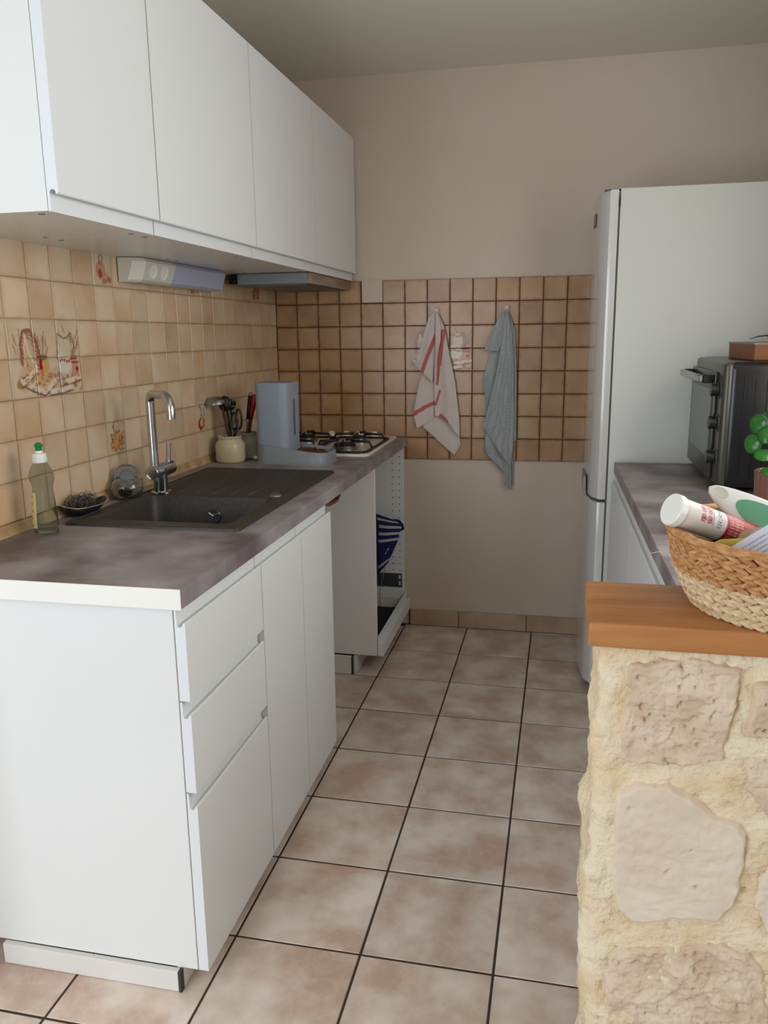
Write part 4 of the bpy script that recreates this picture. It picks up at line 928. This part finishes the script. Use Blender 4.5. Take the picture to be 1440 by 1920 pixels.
# back, top, bottom
bk = [bm.verts.new((XR-.002, YW1, grid[j][0].co.z)) for j in (0, nz_)]
bm.faces.new([grid[nz_][i] for i in range(len(path))]+[bk[1]]); bm.faces.new([grid[0][i] for i in range(len(path)-1, -1, -1)]+[bk[0]])
bm.faces.new([grid[j][0] for j in range(nz_+1)]+[bk[1], bk[0]]); bm.faces.new([grid[j][-1] for j in range(nz_, -1, -1)]+[bk[0], bk[1]])
P('mortar', bm, M['mortar'], t, True)
def stone(poly, m, h=.013, seed=0, rough=.004, pits=0, sideways=False):
    """irregular stone standing proud of the mortar; radial mesh from the measured outline"""
    cx_ = sum(p[0] for p in poly)/len(poly); cz_ = sum(p[1] for p in poly)/len(poly); NA, NR = 150, 44; rad = []
    for k in range(NA):
        a = 2*PI*k/NA; dx, dz = math.cos(a), math.sin(a); best = .001
        for (x0, z0), (x1, z1) in zip(poly, poly[1:]+poly[:1]):
            ex_, ez_ = x1-x0, z1-z0; den = dx*ez_-dz*ex_
            if abs(den) < 1e-9: continue
            tt = ((x0-cx_)*ez_-(z0-cz_)*ex_)/den; ss = ((x0-cx_)*dz-(z0-cz_)*dx)/den
            if tt > 0 and -1e-6 <= ss <= 1+1e-6: best = max(best, tt)
        rad.append(best*(1+.035*noise.noise(Vector((math.cos(a)*3, math.sin(a)*3, seed*5.1)))+.03*noise.noise(Vector((math.cos(a)*9, math.sin(a)*9, seed*3.3)))+.015*noise.noise(Vector((math.cos(a)*26, math.sin(a)*26, seed*3.3)))))
    rr_ = random.Random(seed); pit = [(rr_.uniform(-.9, .9), rr_.uniform(-.9, .9), rr_.uniform(.0022, .0055)) for _ in range(pits)]
    xs = max(abs(p[0]-cx_) for p in poly); zs = max(abs(p[1]-cz_) for p in poly)
    bm = NB(); rings = []
    for r in range(NR+1):
        f = (r/NR)**.8; ring = []
        for k in range(NA):
            a = 2*PI*k/NA; R = rad[k]*f; x, z = cx_+R*math.cos(a), cz_+R*math.sin(a)
            dist = rad[k]*(1-f)+.002*noise.noise(Vector((x*120, z*120, seed))); e_ = max(0, min(1, dist/.0075)); e_ = 1-(1-e_)**2.0
            hh = -.010+(h+.010)*e_+e_*(rough*noise.noise(Vector((x*22, z*22, seed)))+rough*.6*noise.noise(Vector((x*70, z*70, seed)))+rough*.35*noise.noise(Vector((x*160, z*160, seed))))
            for px_, pz_, pr in pit:
                dd = math.hypot(x-(cx_+px_*xs), z-(cz_+pz_*zs))
                if dd < pr: hh -= .006*(1-(dd/pr)**2)
            if sideways: ring.append(bm.verts.new((edge_x(z)-.004-hh*.5, x, z)))
            else: ring.append(bm.verts.new((x, YW0-hh, z)))
        rings.append(ring)
    for a, b in zip(rings, rings[1:]):
        for k in range(NA): bm.faces.new((a[k], a[(k+1) % NA], b[(k+1) % NA], b[k]))
    bmesh.ops.remove_doubles(bm, verts=bm.verts[:], dist=1e-6)
    bm.faces.new([v for v in rings[-1] if v.is_valid][::-1])
    return bm
s1 = [(1.401, 0.945), (1.449, 0.955), (1.502, 0.956), (1.544, 0.947), (1.546, 0.898), (1.535, 0.844), (1.533, 0.813), (1.486, 0.799), (1.435, 0.798), (1.399, 0.798), (1.396, 0.845), (1.401, 0.892)]
s2 = [(1.396, 0.758), (1.426, 0.771), (1.467, 0.773), (1.495, 0.762), (1.527, 0.734), (1.561, 0.721), (1.571, 0.7), (1.57, 0.651), (1.564, 0.601), (1.542, 0.568), (1.5, 0.57), (1.466, 0.558), (1.431, 0.55), (1.406, 0.568), (1.394, 0.626), (1.395, 0.701)]
s3 = [(1.397, 0.496), (1.44, 0.512), (1.503, 0.527), (1.558, 0.535), (1.586, 0.525), (1.609, 0.507), (1.634, 0.362), (1.60, .31), (1.405, 0.313), (1.394, 0.423)]
s4 = [(1.561, 0.928), (1.60, 0.94), (1.68, .945), (1.69, .87), (1.605, 0.852), (1.552, 0.851)]
s5 = [(1.560, 0.825), (1.606, 0.832), (1.69, .83), (1.70, .73), (1.616, 0.73), (1.589, 0.738), (1.564, 0.77)]
s6 = [(1.60, .70), (1.70, .71), (1.71, .56), (1.61, .55), (1.585, .60)]
for k, (pl, m, h, ro, pt) in enumerate(((s1, 'stone', .008, .006, 40), (s2, 'stone_pale', .012, .003, 5), (s3, 'stone', .007, .008, 46), (s4, 'stone', .010, .004, 10), (s5, 'stone', .006, .005, 10), (s6, 'stone_pale', .005, .003, 4))):
    P('stone', stone(pl, M[m], h, seed=k+1, rough=ro, pits=pt), M[m], t, True)
o = obj('wooden_counter_board', B(BX0, XR-.003, BY0, BY1, .9665, BZ, bev=.004, seg=3), M['wood'], None, 40); tag(o, 'thick oiled oak board capping the stone half wall', 'shelf board')

# ------------------------------------------------------------------ basket
BC = Vector((1.628, -2.492, BZ+.0006)); 
t = thing('woven_basket', 'round two tone straw basket on the oak board, brown above and pale below', 'basket', BC)
def brad(z): # radius at height above board
    u = z/.105; return .128+.040*u**.75+.004*math.sin(PI*u)
NRW = 8; RH = .0132
for i in range(NRW):
    z = .0075+RH*(i+.0); r = brad(z); bm = NB(); NS = 54; rr4 = random.Random(40+i)
    for k in range(NS):
        a = 2*PI*(k+.5*(i % 2))/NS
        for s in (-1, 1):
            aa = a+s*.012; c = Vector((r*math.cos(aa), r*math.sin(aa), z+s*.0028+rr4.uniform(-.0008, .0008)))
            tg = Vector((-math.sin(aa), math.cos(aa), 0)); ax_ = (tg+Vector((0, 0, s*(.30+rr4.uniform(-.1, .1))))).normalized(); out_ = Vector((math.cos(aa), math.sin(aa), 0)); n3 = ax_.cross(out_).normalized()
            Mx = Matrix((ax_, out_, n3)).transposed(); ball(bm, c, 1, 7, 5, (2*PI*r/NS*.78, .0042+rr4.uniform(0, .0012), .0040), Mx)
    o = local('braid_row', bm, M['straw_pale'] if i < 4 else M['straw_brown'], t, True); o['label'] = 'pale braided row' if i < 4 else 'brown braided row'
local('rim_coil', tube(NB(), [((brad(.105)+.001)*math.cos(2*PI*k/60), (brad(.105)+.001)*math.sin(2*PI*k/60), .106+.001*math.sin(k*2.1)) for k in range(60)], .0062, 10, closed=True, radii=[.0058+.0008*math.sin(k*1.7) for k in range(60)]), M['straw_brown'], t)
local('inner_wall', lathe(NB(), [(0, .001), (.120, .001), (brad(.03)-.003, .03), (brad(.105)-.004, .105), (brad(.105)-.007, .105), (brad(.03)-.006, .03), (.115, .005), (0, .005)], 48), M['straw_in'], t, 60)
st = NB(); rr5 = random.Random(9)
for i in range(2, NRW):
    for k in range(46):
        a = 2*PI*(k+rr5.uniform(-.3, .3))/46; z = .006+RH*(i-.5); r = brad(z)+.0052; z0, z1 = z-.004, z+.004; s = rr5.choice((-1, 1))*.02
        if rr5.random() < .45: continue
        tube(st, [(r*math.cos(a-s), r*math.sin(a-s), z0), ((r+.0015)*math.cos(a), (r+.0015)*math.sin(a), z), (r*math.cos(a+s), r*math.sin(a+s), z1)], .0005, 4)
local('stitching', st, M['thread'], t)['kind'] = 'stuff'
local('loose_straw', tube(NB(), [(-.150, .02, .052), (-.163, .022, .060), (-.178, .024, .062), (-.190, .026, .058)], .0005, 5), M['thread'], t)
# contents of the basket
def pt(x, y, z): return Vector((x, y, z))
A0 = pt(1.456, -2.515, 1.136); A1 = pt(1.590, -2.452, 1.078)
t = thing('spice_tube', 'white and red cardboard tube with a white cap leaning over the basket rim', 'tube', A0)
ax_ = (A1-A0).normalized(); q = ax_.to_track_quat('Z', 'Y'); t.rotation_euler = q.to_euler(); LT = (A1-A0).length
m_ = bpy.data.meshes.new('tube_body'); vs = []; fs = []; cs = []; NA, NL = 96, 110; r = .0205
updir = q.inverted()@Vector((-.25, -.75, .6)); a_up = math.atan2(updir.y, updir.x)
def ink(a, s):
    """a: angle from the visible centre line (rad), s: metres along from the cap"""
    d_ = (a-a_up+PI) % (2*PI)-PI; u = d_*r   # metres across
    if s > .079: 
        if abs((s-.095)) < .012 and int((u+.02)/.0022) % 2 == 0 and (int(s*900)) % 3: return (*lin((206, 120, 112)), .7)
        return (*lin((172, 36, 40)), 1)
    for cs_, cu in ((.040, .0068), (.050, .0068), (.040, -.0068), (.050, -.0068)):
        e_ = ((s-cs_)/.0042)**2+((u-cu)/.0060)**2
        if e_ < 1: return (*lin((172, 36, 40)), 1) if not (.28 < e_ < .5) else (*lin((222, 190, 184)), 1)
    if abs(s-.0565) < .0006 and abs(u) < .014: return (*lin((90, 110, 110)), .9)
    if .0585 < s < .062 and abs(u) < .012 and int((u+.05)/.0016) % 2 and int(s*2200) % 3: return (*lin((110, 110, 110)), .9)
    if .0635 < s < .0705 and abs(u) < .013:
        k_ = (u+.013)/.0042; fr = k_-int(k_)
        if fr < .25 or (fr < .7 and (int(k_)+int((s-.0635)/.0018)) % 2 == 0): return (*lin((86, 86, 88)), .9)
    if .073 < s < .0755 and abs(u) < .010 and int((u+.05)/.0014) % 2: return (*lin((120, 120, 120)), .8)
    return (0, 0, 0, 0)
for j in range(NL+1):
    s = .006+(LT-.006)*j/NL
    for i in range(NA): a = 2*PI*i/NA; vs.append((r*math.cos(a), r*math.sin(a), s)); cs.append(ink(a, s))
for j in range(NL):
    for i in range(NA): fs.append((j*NA+i, j*NA+(i+1) % NA, (j+1)*NA+(i+1) % NA, (j+1)*NA+i))
fs.append(tuple(range(NA))[::-1]); fs.append(tuple(NL*NA+i for i in range(NA)))
m_.from_pydata(vs, [], fs); at = m_.color_attributes.new('print', 'FLOAT_COLOR', 'POINT')
for i, c in enumerate(cs): at.data[i].color = c
obj('tube_body', m_, M['tube_w'], t, 40)
local('cap', lathe(NB(), [(0, 0), (.0215, 0), (.0228, .0015), (.0228, .011), (.0205, .0125), (0, .0125)], 48), M['white_pl'], t, 40, 'white plastic cap')
# brush with a white and mint green oval body
A0 = pt(1.532, -2.400, 1.140); A1 = pt(1.660, -2.500, 1.070)
t = thing('oval_brush', 'white oval brush handle with a mint green pad on top of the basket', 'brush', (A0+A1)/2)
ax_ = (A1-A0).normalized(); nn_ = Vector((-.32, -.66, .72)); nn_ = (nn_-ax_*nn_.dot(ax_)).normalized(); sd = nn_.cross(ax_)
t.rotation_euler = Matrix((ax_, sd, nn_)).transposed().to_euler()
bm = NB(); V = []; HL = .100
def ovw(u): # half width along the body
    return .031*math.sqrt(max(0, 1-abs(u)**2.3))*(.62+.38*min(1, (u+1)/.9)) if u < 1 else 0
us = [-1+2*i/40 for i in range(41)]
prof_ = [(u*HL, ovw(u)) for u in us]+[(u*HL, -ovw(u)) for u in us[::-1][1:-1]]
for z, k in ((-.010, .70), (-.006, .93), (0, 1), (.006, .95), (.009, .80)):
    V.append([bm.verts.new((x*(1-(1-k)*.35), y*k, z)) for x, y in prof_])
for a, b in zip(V, V[1:]):
    for i in range(len(a)): bm.faces.new((a[i], a[(i+1) % len(a)], b[(i+1) % len(a)], b[i]))
bm.faces.new(V[0][::-1]); bm.faces.new(V[-1]); local('brush_body', bm, M['white_pl'], t, 50)
local('green_pad', prism(NB(), [(.020+.074*math.cos(a)*(1 if math.cos(a) > 0 else .95), .0215*math.sin(a)) for a in [2*PI*i/40 for i in range(40)]], .0085, .0112, 'xy'), M['mint'], t, 40, 'mint green pad')
local('hang_hole', lathe(NB(), [(0, .0003), (.0085, .0003), (.0095, .0008), (.0100, 0)], 24, c=(-.078, 0, .0088), sx=1.3, sy=.8), M['cream_pl'], t, 40)
# tape roll
t = thing('tape_roll', 'tan cardboard tape roll with a white label standing in the basket', 'tape', (1.568, -2.525, 1.090)); t.rotation_euler = (math.radians(70), 0, math.radians(32))
local('tape_ring', lathe(NB(), [(.025, -.010), (.025, .010), (.020, .010), (.020, -.010)], 40, closed=True), M['tan'], t, 40)
local('inner_label', lathe(NB(), [(0, -.007), (.0198, -.007), (.0198, .007), (0, .009)], 32), M['paper'], t, 40)
# clear bag with something salmon
o = obj('clear_bag', ball(NB(), (0, 0, 0), .026, 20, 14, (1.1, .7, .8)), M['clearbag'], None, True); o.location = (1.600, -2.545, 1.092); tag(o, 'crumpled clear plastic bag behind the printed leaflet', 'bag')
for v in o.data.vertices: v.co *= 1+.16*noise.noise(v.co*90)
o = obj('salmon_packet', ball(NB(), (0, 0, 0), .014, 16, 10, (1, .6, .7)), M['salmon'], None, True); o.location = (1.585, -2.556, 1.090); tag(o, 'small salmon coloured packet beside the tape roll', 'packet')
o = obj('yellow_strap', tube(NB(), [(1.499, -2.553, 1.088), (1.516, -2.562, 1.101), (1.540, -2.565, 1.104), (1.562, -2.562, 1.100), (1.572, -2.555, 1.088)], .0035, 10, flat=1.9), M['yellow'], None, True); tag(o, 'yellow curved strap inside the near basket rim', 'strap')
o = obj('dark_pouch', B(1.487, 1.56, -2.53, -2.48, 1.02, 1.088, bev=.012, seg=3), M['black'], None, 40); tag(o, 'dark pouch under the red and white tube in the basket', 'pouch')
# leaflet
m_ = bpy.data.meshes.new('leaflet'); vs = []; fs = []; cs = []; NU, NV = 140, 60; WL, HLt = .125, .058
for j in range(NV+1):
    for i in range(NU+1):
        u, v = i/NU, j/NV; vs.append((u*WL, -.0006-.002*math.sin(u*PI), v*HLt)); row = j % 6; word = (i*13+j//6*29) % 17
        c = (0, 0, 0, 0)
        if row in (2, 3) and .04 < u < .93 and 4 < j < 56 and word > 1 and ((i*5+(j//6)*3+row) % 3): c = (*lin((96, 108, 176)), .8)
        if 6 <= j < 10 and u > .7: c = (*lin((60, 66, 120)), .9) if (i % 4) < 3 else c
        cs.append(c)
n1 = len(vs)
for j in range(NV):
    for i in range(NU): a = j*(NU+1)+i; fs.append((a, a+1, a+NU+2, a+NU+1))
m_.from_pydata(vs, [], fs); at = m_.color_attributes.new('print', 'FLOAT_COLOR', 'POINT')
for i, c in enumerate(cs): at.data[i].color = c
o = obj('printed_leaflet', m_, M['leaflet'], None, True); md = o.modifiers.new('thick', 'SOLIDIFY'); md.thickness = .004; md.offset = 1
o.location = (1.552, -2.592, 1.052); o.rotation_euler = (math.radians(-30), math.radians(-36), math.radians(2)); tag(o, 'white folded leaflet with rows of small blue print in the basket', 'leaflet')

# ------------------------------------------------------------------ potted plant
PX, PY = 1.792, -1.72
t = thing('plant_pot', 'brown ribbed glass pot on the right worktop behind the basket', 'pot', (PX, PY, WT))
local('pot_wall', lathe(NB(), [(0, .0005), (.045, .0005), (.049, .006), (.056, .150), (.0575, .156), (.0545, .156), (.053, .150), (.046, .012), (0, .010)], 96, rib=.022, nrib=24), M['pot'], t, 70)
local('soil', lathe(NB(), [(0, .125), (.050, .125), (.051, .137), (0, .142)], 24), M['soil'], t)
t = thing('potted_plant', 'green round leaved plant growing in the brown ribbed pot', 'plant', (PX, PY, WT+.14))
rr6 = random.Random(12)
leaves = [(-.070, -.01, .078, .021, 80), (-.060, -.005, .120, .022, 85), (-.030, -.03, .160, .023, 70), (-.048, -.03, .100, .019, 60), (-.05, -.045, .060, .022, 10), (-.020, -.05, .100, .022, 60), (-.005, -.04, .125, .020, 50), (.05, 0, .13, .03, 60), (.03, .03, .16, .028, 40), (-.03, .04, .13, .024, 50), (.06, -.04, .08, .028, 30), (0, -.06, .05, .024, 20), (-.04, -.05, .025, .016, 5), (.07, .03, .1, .026, 40), (.0, .02, .18, .026, 50)]
for (lx, ly, lz, lr, tilt) in leaves:
    local('stem', tube(NB(), [(rr6.uniform(-.012, .012), rr6.uniform(-.012, .012), -.004), (lx*.5, ly*.5, lz*.62), (lx, ly, lz)], .0014, 6), M['stem'], t)
    bm = NB(); NR, NA = 5, 22; V = [bm.verts.new((0, 0, .004))]; prev = None
    for r_ in range(1, NR+1):
        f = r_/NR; ring = [bm.verts.new((lr*f*math.cos(2*PI*k/NA), lr*f*1.1*math.sin(2*PI*k/NA), .004*(1-f*f*1.6)+.0012*math.sin(3*2*PI*k/NA)*f)) for k in range(NA)]
        for k in range(NA):
            if prev: bm.faces.new((prev[k], prev[(k+1) % NA], ring[(k+1) % NA], ring[k]))
            else: bm.faces.new((V[0], ring[k], ring[(k+1) % NA]))
        prev = ring
    lf = local('leaf', bm, M['leaf'], t); lf.location = (lx, ly, lz); md = lf.modifiers.new('thick', 'SOLIDIFY'); md.thickness = .0008
    az = math.atan2(ly-.05, lx-.02); lf.rotation_euler = (Vector((math.cos(az)*math.sin(math.radians(tilt)), math.sin(az)*math.sin(math.radians(tilt))-.35, math.cos(math.radians(tilt))))).to_track_quat('Z', 'Y').to_euler()
print('objects', len(bpy.data.objects), 'tris', sum(len(o.data.polygons) for o in bpy.data.objects if o.type == 'MESH'))
